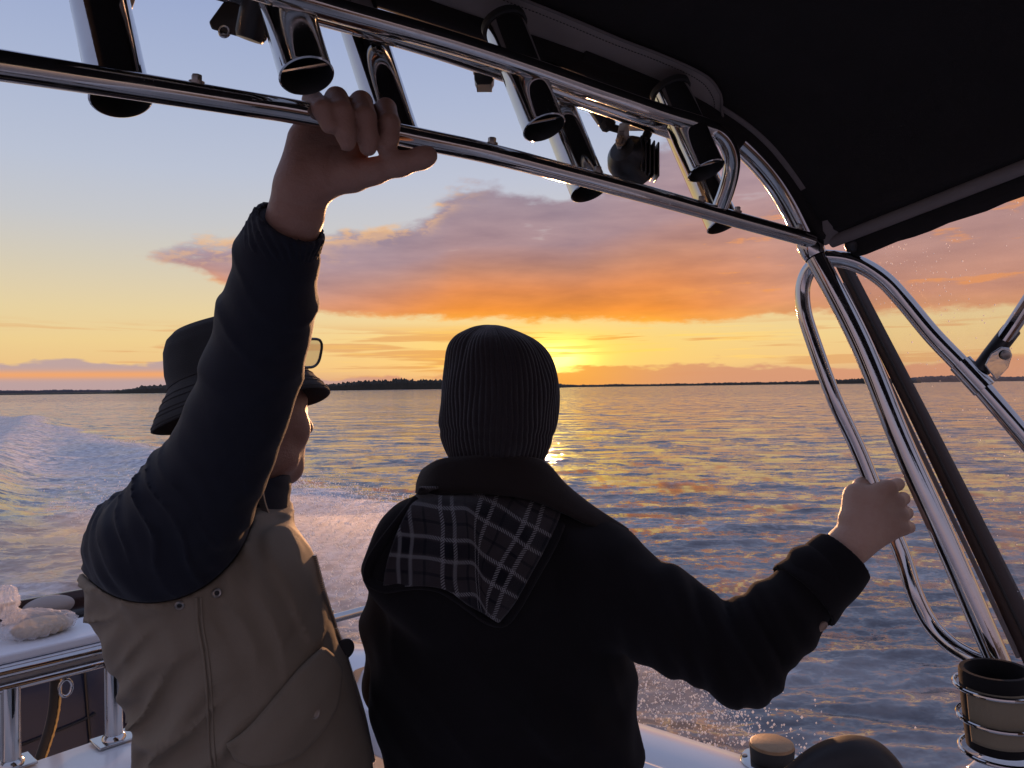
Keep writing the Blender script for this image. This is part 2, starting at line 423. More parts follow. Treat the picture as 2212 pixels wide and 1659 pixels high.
def build_sea():
    ypx = np.concatenate([np.linspace(620, 12, 560), np.linspace(11.5, 0.5, 40), [0.2, 0.1, 0.04]])
    R = np.concatenate([[0.15, 0.8, 1.5], 769 * CH / ypx])
    th = np.radians(np.concatenate([np.linspace(-180, -44, 60)[:-1], np.linspace(-44, 42, 860), np.linspace(42, 180, 60)[1:]]))
    dR = np.gradient(R)
    RR, TT = np.meshgrid(R, th, indexing='ij'); X, Y = RR * np.sin(TT), RR * np.cos(TT)
    cell = np.maximum(dR[:, None], RR * np.gradient(th)[None, :])
    u, a = X * UX[0] + Y * UX[1], X * AX[0] + Y * AX[1]
    foam, hw = wake(u, a)
    H = sea_height(X, Y, cell) * (1 - 0.35 * foam)
    chop = 0
    for q, (fr, am) in enumerate(((0.7, .09), (1.7, .06), (4.1, .035), (9.0, .016))):
        chop = chop + (vnoise(X * fr + 40, Y * fr * 1.3, 20 + q) - 0.5) * am * sstep(1.2, 3.0, 1.0 / fr / cell)
    H = H + hw + chop * foam * 1.25
    # keep the water out of the hull
    ins = (u < 1.5) & (u > -1.2) & (a < 2.1) & (a > -6)
    H[ins] = -0.25
    v = np.stack([X, Y, H], -1).reshape(-1, 3); n, m = X.shape
    idx = np.arange(n * m).reshape(n, m)
    q = np.stack([idx[:-1, :-1], idx[1:, :-1], idx[1:, 1:], idx[:-1, 1:]], -1).reshape(-1, 4)[:, ::-1]
    me = bpy.data.meshes.new('sea'); me.vertices.add(len(v)); me.vertices.foreach_set('co', v.ravel())
    me.loops.add(q.size); me.loops.foreach_set('vertex_index', q.ravel().astype(np.int32))
    me.polygons.add(len(q)); me.polygons.foreach_set('loop_start', np.arange(0, q.size, 4, dtype=np.int32))
    try: me.polygons.foreach_set('loop_total', np.full(len(q), 4, dtype=np.int32))
    except Exception: pass
    me.update(calc_edges=True); me.validate()
    me.polygons.foreach_set('use_smooth', np.ones(len(me.polygons), bool))
    at = me.attributes.new('foam', 'FLOAT', 'POINT'); at.data.foreach_set('value', foam.ravel().astype(np.float32))
    me.materials.append(water_mat())
    o = bpy.data.objects.new('sea', me); COL.objects.link(o); tag(o, kind='structure')
    return o
def water_mat():
    m, t, b = new_mat('sea_water')
    geo = t.nodes.new('ShaderNodeNewGeometry'); pos = N(t, geo.outputs['Position'])
    at = t.nodes.new('ShaderNodeAttribute'); at.attribute_name = 'foam'; fo = N(t, at.outputs['Fac'])
    xyz = t.nodes.new('ShaderNodeSeparateXYZ'); t.links.new(pos.s, xyz.inputs[0]); px, py = N(t, xyz.outputs[0]), N(t, xyz.outputs[1])
    # foam breaks up into lace
    vv = vscale(t, pos, (1.0, 1.0, 0.3))
    n1 = noise(t, vv, 1.3, 6, 0.70, 0.6); n2 = noise(t, vv, 6.0, 4, 0.65, 0.3)
    lace = (n1 * 0.6 + n2 * 0.4)
    rest = noise(t, vscale(t, pos, (0.5, 1, 1)), 0.55, 5, 0.7).step(0.48, 0.66) * n2.step(0.46, 0.62) * 0.42 * (1 - py.step(12, 40))
    fm = (fo * 0.70 + lace - 0.5).step(0.26, 0.74) * fo.step(0.02, 0.2)
    fm = fm.max(rest)
    setc(t, b, 'Base Color', mixc(t, noise(t, vscale(t, pos, (0.45, 1, 1)), 1.1, 5, 0.7).step(0.35, 0.65), (0.10, 0.103, 0.115), (0.26, 0.25, 0.25))); setc(t, b, 'Roughness', 0.08); setc(t, b, 'IOR', 1.45); setc(t, b, 'Specular IOR Level', 0.5)
    # ripples: long crests lie across the wind
    nz = t.nodes.new('ShaderNodeTexNoise'); t.links.new(vscale(t, pos, (0.58, 1.0, 1.0)).s, nz.inputs['Vector'])
    nz.inputs['Scale'].default_value, nz.inputs['Detail'].default_value, nz.inputs['Roughness'].default_value = 1.15, 6.0, 0.88
    gust = noise(t, vscale(t, pos, (0.30, 1, 1)), 0.045, 3).step(0.3, 0.7) * 0.35 + 0.75
    # a wind line: far water is more ruffled
    gust = gust + (py + px * 0.25).step(110, 150) * 0.9
    sep = t.nodes.new('ShaderNodeSeparateXYZ'); t.links.new(nz.outputs['Color'], sep.inputs[0])
    sx, sy = (N(t, sep.outputs[0]) - 0.5) * 1.9 * gust, (N(t, sep.outputs[1]) - 0.5) * 3.5 * gust
    va = t.nodes.new('ShaderNodeVectorMath'); va.operation = 'ADD'; t.links.new(geo.outputs['Normal'], va.inputs[0]); t.links.new(comb(t, sx, sy, 0.0).s, va.inputs[1])
    vn = t.nodes.new('ShaderNodeVectorMath'); vn.operation = 'NORMALIZE'; t.links.new(va.outputs[0], vn.inputs[0]); t.links.new(vn.outputs[0], b.inputs['Normal'])
    fs = t.nodes.new('ShaderNodeBsdfPrincipled')
    setc(t, fs, 'Base Color', mixc(t, n2.step(0.3, 0.7), (0.34, 0.35, 0.40), (0.86, 0.86, 0.88))); setc(t, fs, 'Roughness', 0.8); setc(t, fs, 'Specular IOR Level', 0.15)
    nq = t.nodes.new('ShaderNodeTexNoise'); t.links.new(pos.s, nq.inputs['Vector'])
    nq.inputs['Scale'].default_value, nq.inputs['Detail'].default_value, nq.inputs['Roughness'].default_value = 3.2, 5.0, 0.8
    sq = t.nodes.new('ShaderNodeSeparateXYZ'); t.links.new(nq.outputs['Color'], sq.inputs[0])
    vb = t.nodes.new('ShaderNodeVectorMath'); vb.operation = 'ADD'; t.links.new(geo.outputs['Normal'], vb.inputs[0]); t.links.new(comb(t, (N(t, sq.outputs[0]) - .5) * 3.2, (N(t, sq.outputs[1]) - .5) * 3.6, 0.0).s, vb.inputs[1])
    vm = t.nodes.new('ShaderNodeVectorMath'); vm.operation = 'NORMALIZE'; t.links.new(vb.outputs[0], vm.inputs[0]); t.links.new(vm.outputs[0], fs.inputs['Normal'])
    mx = t.nodes.new('ShaderNodeMixShader'); t.links.new((fm * 0.85).s, mx.inputs[0])
    t.links.new(b.outputs[0], mx.inputs[1]); t.links.new(fs.outputs[0], mx.inputs[2])
    out = [q for q in t.nodes if q.type == 'OUTPUT_MATERIAL'][0]; t.links.new(mx.outputs[0], out.inputs[0])
    return m
build_sea()

def build_spray():
    m, t, b = new_mat('spray_drops')
    setc(t, b, 'Base Color', (0.92, 0.92, 0.94)); setc(t, b, 'Roughness', 0.25); setc(t, b, 'Specular IOR Level', 0.8)
    tr = t.nodes.new('ShaderNodeBsdfTranslucent'); tr.inputs[0].default_value = (0.95, 0.95, 0.95, 1)
    mx = t.nodes.new('ShaderNodeMixShader'); mx.inputs[0].default_value = 0.82
    t.links.new(b.outputs[0], mx.inputs[1]); t.links.new(tr.outputs[0], mx.inputs[2])
    t.links.new(mx.outputs[0], [q for q in t.nodes if q.type == 'OUTPUT_MATERIAL'][0].inputs[0])
    g = np.random.default_rng(5); pts, rad = [], []
    def cloud(n, a0, a1, k0, k1, h0, hs, r0, r1):
        a = g.uniform(a0, a1, n); e = u_edge(a); tt = g.uniform(k0, k1, n) ** 0.8
        u = 1.9 + (e - 1.9) * tt
        z = h0 + np.abs(g.normal(0, 1, n)) * hs * (0.35 + np.sin(np.clip(tt, 0, 1) * math.pi))
        p = u[:, None] * UX + a[:, None] * AX; p[:, 2] = z
        pts.append(p); rad.append(g.uniform(r0, r1, n) * (0.6 + 0.8 * g.random(n) ** 3))
    cloud(6500, 3.0, 13, 0.25, 1.02, 0.12, 0.22, 0.006, 0.014)      # between the two men
    cloud(8000, 2.0, 12, 0.30, 1.0, 0.05, 0.22, 0.003, 0.006)
    cloud(9000, 0.9, 4.2, 0.05, 1.0, 0.05, 0.26, 0.0030, 0.0062)    # off the quarter
    cloud(1500, -0.8, 1.4, 0.25, 1.2, 0.05, 0.22, 0.0020, 0.0042)   # outside the gunwale
    cloud(1500, 12, 30, 0.85, 1.02, 0.05, 0.10, 0.010, 0.022)
    pts, rad = np.vstack(pts), np.concatenate(rad)
    base = np.array([(1, 0, 0), (-1, 0, 0), (0, 1, 0), (0, -1, 0), (0, 0, 1), (0, 0, -1)], float)
    fb = np.array([(0, 2, 4), (2, 1, 4), (1, 3, 4), (3, 0, 4), (2, 0, 5), (1, 2, 5), (3, 1, 5), (0, 3, 5)])
    v = (pts[:, None, :] + base[None] * rad[:, None, None] * np.array([1, 1, 1.25])).reshape(-1, 3)
    f = (fb[None] + 6 * np.arange(len(pts))[:, None, None]).reshape(-1, 3)
    M['drop'] = m
    o = mesh_obj('spray', v, f.tolist(), m)
    tag(o, 'glittering sunlit spray drops thrown off the side of the boat', 'spray', kind='stuff')
build_spray()
def build_mist():
    m = bpy.data.materials.new('spray_mist'); m.use_nodes = True; t = m.node_tree; t.nodes.clear()
    o_ = t.nodes.new('ShaderNodeOutputMaterial'); pv = t.nodes.new('ShaderNodeVolumePrincipled')
    pv.inputs['Color'].default_value = (.95, .95, .97, 1); pv.inputs['Density'].default_value = .24; pv.inputs['Anisotropy'].default_value = .72
    t.links.new(pv.outputs[0], o_.inputs['Volume'])
    A_ = np.linspace(1.6, 13, 34); K_ = np.linspace(0, 1, 22); top, bot = [], []
    for a in A_:
        e = float(u_edge(a))
        for k in K_:
            u = 2.1 + (e * 1.0 - 2.1) * k; q = u * UX + a * AX
            h = .34 * (math.sin(math.pi * min(1, k)) ** .6) * (.55 + .9 * float(vnoise(np.array(a * 1.1), np.array(u * 1.1), 77))) * min(1, (a - 1.5) / 1.5) * min(1, (13.1 - a) / 5)
            top.append(q + np.array([0, 0, .06 + max(h, .01)])); bot.append(q + np.array([0, 0, -.06]))
    n, k = len(A_), len(K_); f = grid_faces(n, k); off = n * k; g = [tuple(i + off for i in q)[::-1] for q in f]; side = []
    ring = [i for i in range(k)] + [i * k + k - 1 for i in range(1, n)] + [(n - 1) * k + i for i in range(k - 2, -1, -1)] + [i * k for i in range(n - 2, 0, -1)]
    for x, y in zip(ring, ring[1:] + ring[:1]): side.append((y, x, x + off, y + off))
    o = mesh_obj('spray_mist', np.vstack([top, bot]), f + g + side, m)
    tag(o, 'fine pink lit mist of spray hanging low over the wake', 'spray', kind='stuff')
build_mist()

def build_land():
    def mat(name, c1, c2):
        m, t, b = new_mat(name); v = obj_vec(t)
        n = noise(t, v, 0.06, 5); setc(t, b, 'Base Color', mixc(t, n, c1, c2)); setc(t, b, 'Roughness', 0.9); return m
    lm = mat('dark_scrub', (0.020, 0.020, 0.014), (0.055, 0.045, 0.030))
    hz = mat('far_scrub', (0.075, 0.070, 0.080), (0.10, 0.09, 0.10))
    def strip(name, label, x0, x1, dist, prof, matl, rough, seed, depth=60, cat='headland'):
        """prof: (photo x, height in photo px above the waterline)"""
        n = 420; xs = np.linspace(x0, x1, n); hp = np.interp(xs, [p[0] for p in prof], [p[1] for p in prof])
        g = np.random.default_rng(seed); s = dist / FPX
        tree = np.zeros(n)
        for fr, am in ((0.03, .5), (0.09, .3), (0.25, .16), (0.8, .08)):
            tree += (vnoise(xs * fr, xs * 0 + seed, seed + int(fr * 100)) - 0.35) * am
        h = np.maximum(hp * s * (1 + tree * rough), 0.25)
        az = np.arctan((xs - CX) / FPX); rows = []
        for k, (dd, hh) in enumerate(((0, -0.5), (0, 0.10), (4, 0.62), (10, 0.86), (18, 1.0), (depth * .6, 0.9), (depth, -0.5))):
            r = (dist + dd) / np.cos(az)
            jit = 1 + (vnoise(xs * 0.5 + 17 * k, xs * 0 + k, seed + k) - 0.5) * 0.35 * (k > 1)
            zz = np.where(hh < 0, -0.5, h * hh * jit)
            rows.append(np.stack([r * np.sin(az), r * np.cos(az), zz], -1))
        v = np.vstack(rows); o = mesh_obj(name, v, grid_faces(len(rows), n), matl, smooth=False)
        return tag(o, label, cat, kind='structure')
    strip('headland', 'low dark wooded shore rising behind the bucket hat', -900, 372, 900, [(-900, 3), (-300, 2.5), (0, 3.0), (200, 3.5), (238, 4.5), (252, 8), (285, 10), (300, 12), (330, 17), (350, 16), (372, 12), (400, 6), (420, 0)], lm, 0.5, 31)
    strip('headland', 'long dark wooded hill between the bucket hat and the knitted beanie', 640, 1225, 1200, [(640, 6), (700, 13), (740, 16), (800, 20), (860, 22), (930, 20), (1000, 18), (1120, 16), (1205, 10), (1225, 2)], lm, 0.22, 41)
    strip('headland', 'thin dark strip of shore running right from the beanie', 1200, 1760, 1500, [(1200, 7), (1222, 6), (1250, 4.5), (1330, 5), (1420, 4.2), (1600, 5), (1700, 5.5), (1760, 5)], lm, 0.5, 51)
    strip('headland', 'low scrubby point of shore behind the steel grab rail', 1720, 1990, 1300, [(1720, 4), (1745, 7), (1780, 9), (1860, 11), (1950, 10), (1990, 6)], lm, 0.45, 61)
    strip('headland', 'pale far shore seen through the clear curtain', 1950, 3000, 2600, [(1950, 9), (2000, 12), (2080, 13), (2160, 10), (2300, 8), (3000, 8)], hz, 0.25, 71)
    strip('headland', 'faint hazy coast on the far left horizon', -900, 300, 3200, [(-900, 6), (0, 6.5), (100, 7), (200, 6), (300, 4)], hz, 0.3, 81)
build_land()
# ------------------------------------------------------------------ hull, transom, bait board, motor
def build_hull():
    r = empty('boat_hull', B(0.3, 0, -1.6), 'white fibreglass open boat with wide gunwale and transom', 'boat')
    g = M['gelcoat']
    # gunwale cap with a long moulded recess (profile in u, z), rounded outer edge
    prof = [(1.26, -0.93), (1.285, -0.865), (1.30, -0.845), (1.335, -0.835), (1.36, -0.815), (1.375, -0.79), (1.40, -0.782), (1.50, -0.780), (1.555, -0.785), (1.585, -0.80), (1.60, -0.83), (1.60, -0.92), (1.565, -0.99), (1.46, -1.95), (1.43, -1.95), (1.50, -1.02), (1.47, -0.95)]
    a0, a1 = -2.2, 1.72
    v, f = extrude_profile(prof, a0, a1); mb = MB().add(v, f)
    o = mb.build('gunwale', g, r, 30); bevel(o, 0.006, 3)
    # the raised end of the recess near the fuel cap
    mb = MB().add(*extrude_profile([(1.255, -0.90), (1.29, -0.795), (1.31, -0.783), (1.40, -0.779), (1.41, -0.80), (1.38, -0.90)], -2.2, 0.93))
    o = mb.build('recess_end', g, r, 30); bevel(o, 0.012, 4)
    # rounded quarter at the stern
    th = np.linspace(0, math.pi / 2, 14); rows = []
    for rr, z in ((0.34, -0.99), (0.385, -0.92), (0.385, -0.83), (0.37, -0.80), (0.34, -0.785), (0.26, -0.780), (0.14, -0.782), (0.10, -0.80), (0.06, -0.86), (0.05, -1.0)):
        rows += [B(1.215 + rr * math.cos(q), 1.72 + rr * math.sin(q), z) for q in th]
    o = mesh_obj('quarter_corner', rows, grid_faces(10, 14), g, r); smooth_by_angle(o, 40)
    # transom cap and wall
    pr = [(-1.3, 1.75), (1.22, 1.75)]
    prof2 = [(1.54, -1.9), (1.52, -0.88), (1.535, -0.83), (1.57, -0.812), (1.75, -0.806), (1.90, -0.810), (1.93, -0.83), (1.93, -1.0), (1.90, -1.95)]
    n = len(prof2); v = [B(-1.3, a, z) for a, z in prof2] + [B(1.22, a, z) for a, z in prof2]
    f = [(i, (i + 1) % n, n + (i + 1) % n, n + i) for i in range(n)] + [tuple(range(n))[::-1], tuple(range(n, 2 * n))]
    o = MB().add(v, f).build('transom', g, r, 30); bevel(o, 0.008, 3)
    # starboard side, deck
    o = MB().add(*extrude_profile([(-1.0, -1.6), (-0.98, -0.84), (-1.0, -0.80), (-1.06, -0.78), (-1.24, -0.78), (-1.28, -0.82), (-1.26, -0.95), (-1.15, -1.95), (-1.1, -1.95)], -2.2, 1.95)).build('side_wall', g, r, 30); bevel(o, 0.008, 3)
    o = MB().add(*extrude_profile([(-1.12, -1.66), (1.46, -1.66), (1.46, -1.60), (-1.12, -1.60)], -2.6, 1.56)).build('deck', g, r)
    # inner liner on the port side
    o = MB().add(*extrude_profile([(1.44, -1.6), (1.42, -0.95), (1.45, -0.95), (1.47, -1.6)], -2.2, 1.75)).build('liner', g, r)
    # unseen dark wall and panes added forward of the lens, darkening reflections and fill
    o = MB().add(*extrude_profile([(-1.0, -1.6), (1.45, -1.6), (1.45, .02), (-1.0, .02)], -2.15, -2.05)).build('added_bulkhead', plain('grey_added_bulkhead', (.10, .095, .09), .6), r)
    for u in (-.55, .25, 1.02):
        q = MB().add(*box(B(u, -2.03, -.35), UX, AX, np.array([0, 0, 1.]), .66, .02, .55)).build('added_window', M['brown_gloss'], r); bevel(q, .01)
    # stern rail on the quarter
    p = spline([B(1.50, 1.88, -0.80), B(1.495, 1.89, -0.72), B(1.44, 1.95, -0.69), B(1.30, 2.04, -0.685), B(1.05, 2.07, -0.69), B(0.95, 2.07, -0.72), B(0.93, 2.07, -0.80)], 40)
    return r
HULL = build_hull()
def build_stern_rail():
    e = P(712, 1338, 2.42); e2 = P(835, 1306, 2.62)
    r = empty('stern_rail', e - np.array([0, 0, 0.1]), 'short polished steel rail at the stern corner between the two men', 'rail')
    MB().add(*sweep(spline([P(560, 1372, 2.2), e, e2, P(900, 1300, 2.7)], 20), 0.0145)).build('rail_tube', M['chrome'], r)
    for (px, py, d) in ((713, 1338, 2.42), (840, 1306, 2.63)):
        q = P(px, py, d); MB().add(*sweep([q + (0, 0, 0.03), q, q - (0, 0, 0.14)], 0.012, 14)).build('stanchion', M['chrome'], r)
        MB().add(*lathe(q - (0, 0, 0.14), (0, 0, 1), [(0, .006), (.028, .006), (.03, 0)], 20)).build('foot_flange', M['chrome'], r)
build_stern_rail()

def build_fuel_cap():
    c = B(1.49, 0.615, -0.777); c = P(1668, 1654, 1.585); c[2] = CH - 0.777
    r = empty('filler_cap', c, 'round deck cap with worn bronze top on the white gunwale', 'cap')
    MB().add(*lathe(c, (0, 0, 1), [(0.0, 0.004), (.050, .004), (.060, .003), (.063, 0), (.063, -.004)], 40)).build('flange', M['chrome'], r)
    MB().add(*lathe(c, (0, 0, 1), [(.043, .002), (.045, .03), (.043, .034)], 40)).build('cap_side', M['rubber'], r)
    MB().add(*lathe(c, (0, 0, 1), [(.0445, .031), (.043, .0365), (.040, .038), (0, .038)], 40)).build('cap_top', plain('worn_bronze', (.30, .19, .10), .5, .4, .3, 60, 300, .3), r)
    for k in range(3):
        a = k * 2.1 + .75; q = c + np.array([.054 * math.cos(a), .054 * math.sin(a), .0035])
        MB().add(*lathe(q, (0, 0, 1), [(.006, 0), (.0055, .002), (0, .0025)], 12)).build('screw', M['bolt'], r)
build_fuel_cap()

def build_bait_board():
    zt = -0.565
    p0, p1 = P(0, 1416, 1.658), P(230, 1364, 1.815); g0, g1 = p0 - (p1 - p0) * 2.2, p1 + (p1 - p0) * 1.0      # front edge of the board
    ex = (g1 - g0); ex[2] = 0; L = np.linalg.norm(ex); ex /= L; ey = np.array([-ex[1], ex[0], 0]); ez = np.array([0, 0, 1.0])
    O = np.array([g0[0], g0[1], CH])
    Q = lambda s, t, z: O + ex * s + ey * t + ez * z
    r = empty('bait_board', Q(L / 2, 0.1, -0.81), 'white bait board on a polished steel frame at the stern', 'bait board')
    def bx(name, s0, s1, t0, t1, z0, z1, mat, bv=0.004):
        c = Q((s0 + s1) / 2, (t0 + t1) / 2, (z0 + z1) / 2)
        o = MB().add(*box(c, ex, ey, ez, s1 - s0, t1 - t0, z1 - z0)).build(name, mat, r, 30); bevel(o, bv, 3); return o
    bx('cutting_board', 0, L, 0.0, 0.175, zt - 0.022, zt, M['white_board'], 0.006)
    bx('front_lip', 0, L, -0.006, 0.008, zt - 0.034, zt - 0.024, M['white_board'], 0.003)
    bx('backsplash', 0, L, 0.262, 0.275, zt - 0.03, zt + 0.048, M['brown_gloss'], 0.002)
    bx('tray', 0, L, 0.178, 0.260, zt - 0.05, zt - 0.006, M['white_board'], 0.004)
    bx('tray_mat', L * 0.62, L, 0.186, 0.222, zt - 0.004, zt + 0.012, M['rubber'], 0.008)
    for s in (L * 0.60, L * 0.86):
        bx('knife_guard', s, s + 0.08, 0.160, 0.173, zt + 0.002, zt + 0.007, M['chrome'], 0.002)
    for z, t in ((zt - 0.0365, -0.010), (zt - 0.070, -0.006)):
        MB().add(*sweep([Q(-0.1, t, z), Q(L, t, z)], 0.0112, 20)).build('cross_tube', M['chrome'], r)
    bx('under_rail_panel', 0, L, 0.006, 0.014, zt - 0.068, zt - 0.038, M['white_board'], 0.002)
    for (px, py) in ((246, 1600), (24, 1652)):
        d = 0.806 * FPX / (py - 848); q = P(px, py, d); q[2] = CH - 0.806
        MB().add(*sweep([q + ez * .004, q + ez * 0.09, q + ez * 0.172], 0.0195, 24)).build('post', M['chrome'], r)
        o = MB().add(*box(q + ez * .003, ex, ey, ez, .085, .07, .006)).build('base_plate', M['chrome'], r); bevel(o, .002)
        o = MB().add(*lathe(q, (0, 0, 1), [(.026, .006), (.024, .012), (.02, .016)], 24)).build('weld_collar', M['chrome'], r)
    sh = Q(L * 0.80, 0.0, zt - 0.19)
    sh = P(142, 1486, 1.74)
    th = np.linspace(0, 2 * math.pi, 22)[:-1]
    ring = [sh + ex * .013 * math.cos(q) + ez * (.019 * math.sin(q)) for q in th] + [sh + ex * .013]
    MB().add(*sweep(ring, .0035, 10)).build('shackle', M['chrome'], r)
    return Q, L, ex, ey, ez, zt
BQ, BL, BEX, BEY, BEZ, BZT = build_bait_board()

def build_hose():
    r = empty('hose', P(110, 1640, 1.78), 'black hose with a gold braided edge hanging under the bait board', 'hose')
    pts = PP((122, 1455, 1.86), (121, 1490, 1.86), (118, 1530, 1.86), (110, 1570, 1.86), (97, 1612, 1.86), (82, 1660, 1.86), (74, 1720, 1.87))
    sp = spline(pts, 40); MB().add(*sweep(sp, .0125, 18)).build('hose_body', M['rubber'], r)
    off = np.array([.0130, -.004, 0]); MB().add(*sweep(sp + off, .0028 + .0009 * np.sin(np.arange(40) * 2.4), 8)).build('gold_edge', M['gold_braid'], r)
    MB().add(*sweep(sp - np.array([.0130, 0.003, 0]), .0013, 6)).build('seam', M['stitch'], r)
build_hose()

def build_motor():
    c = P(60, 1570, 2.42)
    r = empty('outboard_motor', c - np.array([0, 0, .5]), 'dark navy outboard motor behind the bait board frame', 'motor')
    ex, ey = BEX, BEY
    n, m = 22, 40; rows = []
    for i in range(n):
        t = i / (n - 1); z = -0.42 + 0.80 * t
        sc = (1 - max(0, (t - .62) / .38) ** 3.2) ** .5 if t < .995 else .05
        for j in range(m):
            a = 2 * math.pi * j / m; ca, sa = math.cos(a), math.sin(a)
            k = 1 / (abs(ca) ** 3.2 + abs(sa) ** 3.2) ** (1 / 3.2)
            rows.append(c + ex * (.36 * sc * k * ca) + ey * (.26 * sc * k * sa + .05 * t) + np.array([0, 0, z]))
    mesh_obj('cowling', rows, grid_faces(n, m, True) + [tuple(range((n - 1) * m, n * m))], M['navy_cowl'], r)
    # seams and the sloping pale decal, on the face towards the boat
    F = lambda s, z, o=0.004: c + ex * s - ey * (.26 + o - .05 * (z + .42) / .8) + np.array([0, 0, z])
    for pts in ([(-.30, .02), (-.1, .04), (.08, .06), (.12, .07)], [(.09, .3), (.10, .06), (.12, -.3)], [(-.28, 0.02), (-.22, -.3)]):
        MB().add(*sweep(spline([F(s, z) for s, z in pts], 20), .004, 6)).build('panel_seam', M['plastic'], r)
    L_ = [(.30, .26), (.26, .12), (.22, .0), (.18, -.10), (.17, -.2)]; R_ = [(.345, .26), (.325, .1), (.29, -.04), (.25, -.14), (.26, -.2)]
    a, b = spline([F(*q, .006) for q in L_], 16), spline([F(*q, .006) for q in R_], 16)
    o = mesh_obj('decal_stripe', np.vstack([a, b]), [(i, i + 1, 17 + i, 16 + i) for i in range(15)], M['pink_decal'], r); solid(o, .002)
    for k in range(4):
        s0, z0 = .245 + k * .022, -.16 + k * .038
        q = [F(s0, z0, .008), F(s0 + .014, z0, .008), F(s0 + .034, z0 + .085, .008), F(s0 + .022, z0 + .085, .008)]
        o = mesh_obj('decal_letter', q, [(0, 1, 2, 3)], M['pink_decal'], r); solid(o, .002)
    o = MB().add(*box(F(-.05, -.36, .012), ex, ey, BEZ, .5, .012, .07)).build('orange_band', plain('rusty_orange_band', (.20, .075, .03), .5), r); bevel(o, .003)
    MB().add(*sweep([c - (0, 0, .42), c - (0, 0, .9), c - (0, 0, 1.3)], [.14, .09, .07], 20)).build('leg', M['navy_cowl'], r)
build_motor()

def build_bag():
    c = P(78, 1372, .565 * FPX / (1372 - 849)); c[2] = CH + BZT
    r = empty('plastic_bag', c, 'knotted clear plastic bag of bait lying on the white bait board', 'bag')
    m, t, b = new_mat('clear_bag_film'); v = obj_vec(t)
    setc(t, b, 'Base Color', (.86, .85, .86)); setc(t, b, 'Roughness', .22)
    bump(t, b, noise(t, v, 60, 5, .6, 1.5), .6, .01)
    tp = t.nodes.new('ShaderNodeBsdfTransparent'); tl = t.nodes.new('ShaderNodeBsdfTranslucent'); tl.inputs[0].default_value = (.9, .88, .88, 1)
    m1 = t.nodes.new('ShaderNodeMixShader'); m1.inputs[0].default_value = .45; m2 = t.nodes.new('ShaderNodeMixShader'); m2.inputs[0].default_value = .66
    t.links.new(b.outputs[0], m1.inputs[1]); t.links.new(tl.outputs[0], m1.inputs[2]); t.links.new(m1.outputs[0], m2.inputs[1]); t.links.new(tp.outputs[0], m2.inputs[2])
    t.links.new(m2.outputs[0], [q for q in t.nodes if q.type == 'OUTPUT_MATERIAL'][0].inputs[0])
    M['film'] = m
    def blob(name, mat, cc, rx, ry, rz, pleat, knot=None, seed=1, n=44, mm=110, flat=True):
        rows = []
        for i in range(n):
            ph = math.pi * i / (n - 1)
            for j in range(mm):
                a = 2 * math.pi * j / mm
                w = 1 + pleat * (abs(math.sin(a * 5.5 + seed + 1.5 * math.sin(2 * a))) ** .5 - .6) * 1.6 * math.sin(ph) * (.55 + .45 * math.cos(ph)) + .6 * pleat * math.sin(a * 17 + 2 * seed + 3 * ph) * math.sin(ph) + .5 * pleat * math.sin(a * 3 + seed)
                p = np.array([rx * math.sin(ph) * math.cos(a) * w, ry * math.sin(ph) * math.sin(a) * w, rz * math.cos(ph)])
                if flat: p[2] = max(p[2], -rz * .55)
                if knot is not None and ph < 1.2:
                    q = (1 - ph / 1.2) ** 1.5; p[:2] *= (1 - .55 * q); p += np.array(knot) * q
                rows.append(cc + BEX * p[0] + BEY * p[1] + BEZ * p[2])
        if pleat > .08:
            rows = np.array(rows); nn = rows - cc; nn /= np.linalg.norm(nn, axis=1)[:, None] + 1e-9
            x = rows @ BEX * 46 + seed; y = rows @ BEZ * 60 + rows @ BEY * 40
            crm = (1 - np.abs(2 * vnoise(x, y, 61) - 1)) ** 2 * .5 + (1 - np.abs(2 * vnoise(x * 2.3, y * 2.1, 62) - 1)) ** 3 * .35
            rows = rows + nn * ((crm - .35) * .013)[:, None]; rows[:, 2] = np.maximum(rows[:, 2], CH + BZT + .0015)
        return mesh_obj(name, rows, grid_faces(n, mm, True), mat, r)
    blob('bait', M['bread'], c + BEZ * .017 + BEX * .012, .062, .045, .022, .05, seed=2)
    blob('bag_body', m, c + BEZ * .0225, .078, .056, .030, .13, knot=(-.045, 0, .018))
    k = c + BEX * -.046 + BEZ * .056
    blob('knot', m, k, .022, .022, .02, .15, seed=5, flat=False)
    blob('gathered_top', m, k + BEX * -.020 + BEZ * .036, .028, .026, .038, .2, seed=8, flat=False)
    c2 = c + BEX * -.135 + BEY * -.03
    r2 = empty('plastic_bag', c2, 'smaller crumpled plastic bag at the left edge of the bait board', 'bag')
    r = r2
    blob('bag_body', m, c2 + BEZ * .02, .045, .04, .026, .14, seed=4)
    c3 = c + BEX * .07 + BEY * .155 + BEZ * .0
    r3 = empty('bait_float', c3, 'pale round bait float lying in the tray behind the plastic bag', 'float'); r = r3
    blob('float_shell', plain('pale_foam', (.36, .31, .28), .7), c3 + BEZ * .022, .060, .03, .028, .0, seed=1)
build_bag()

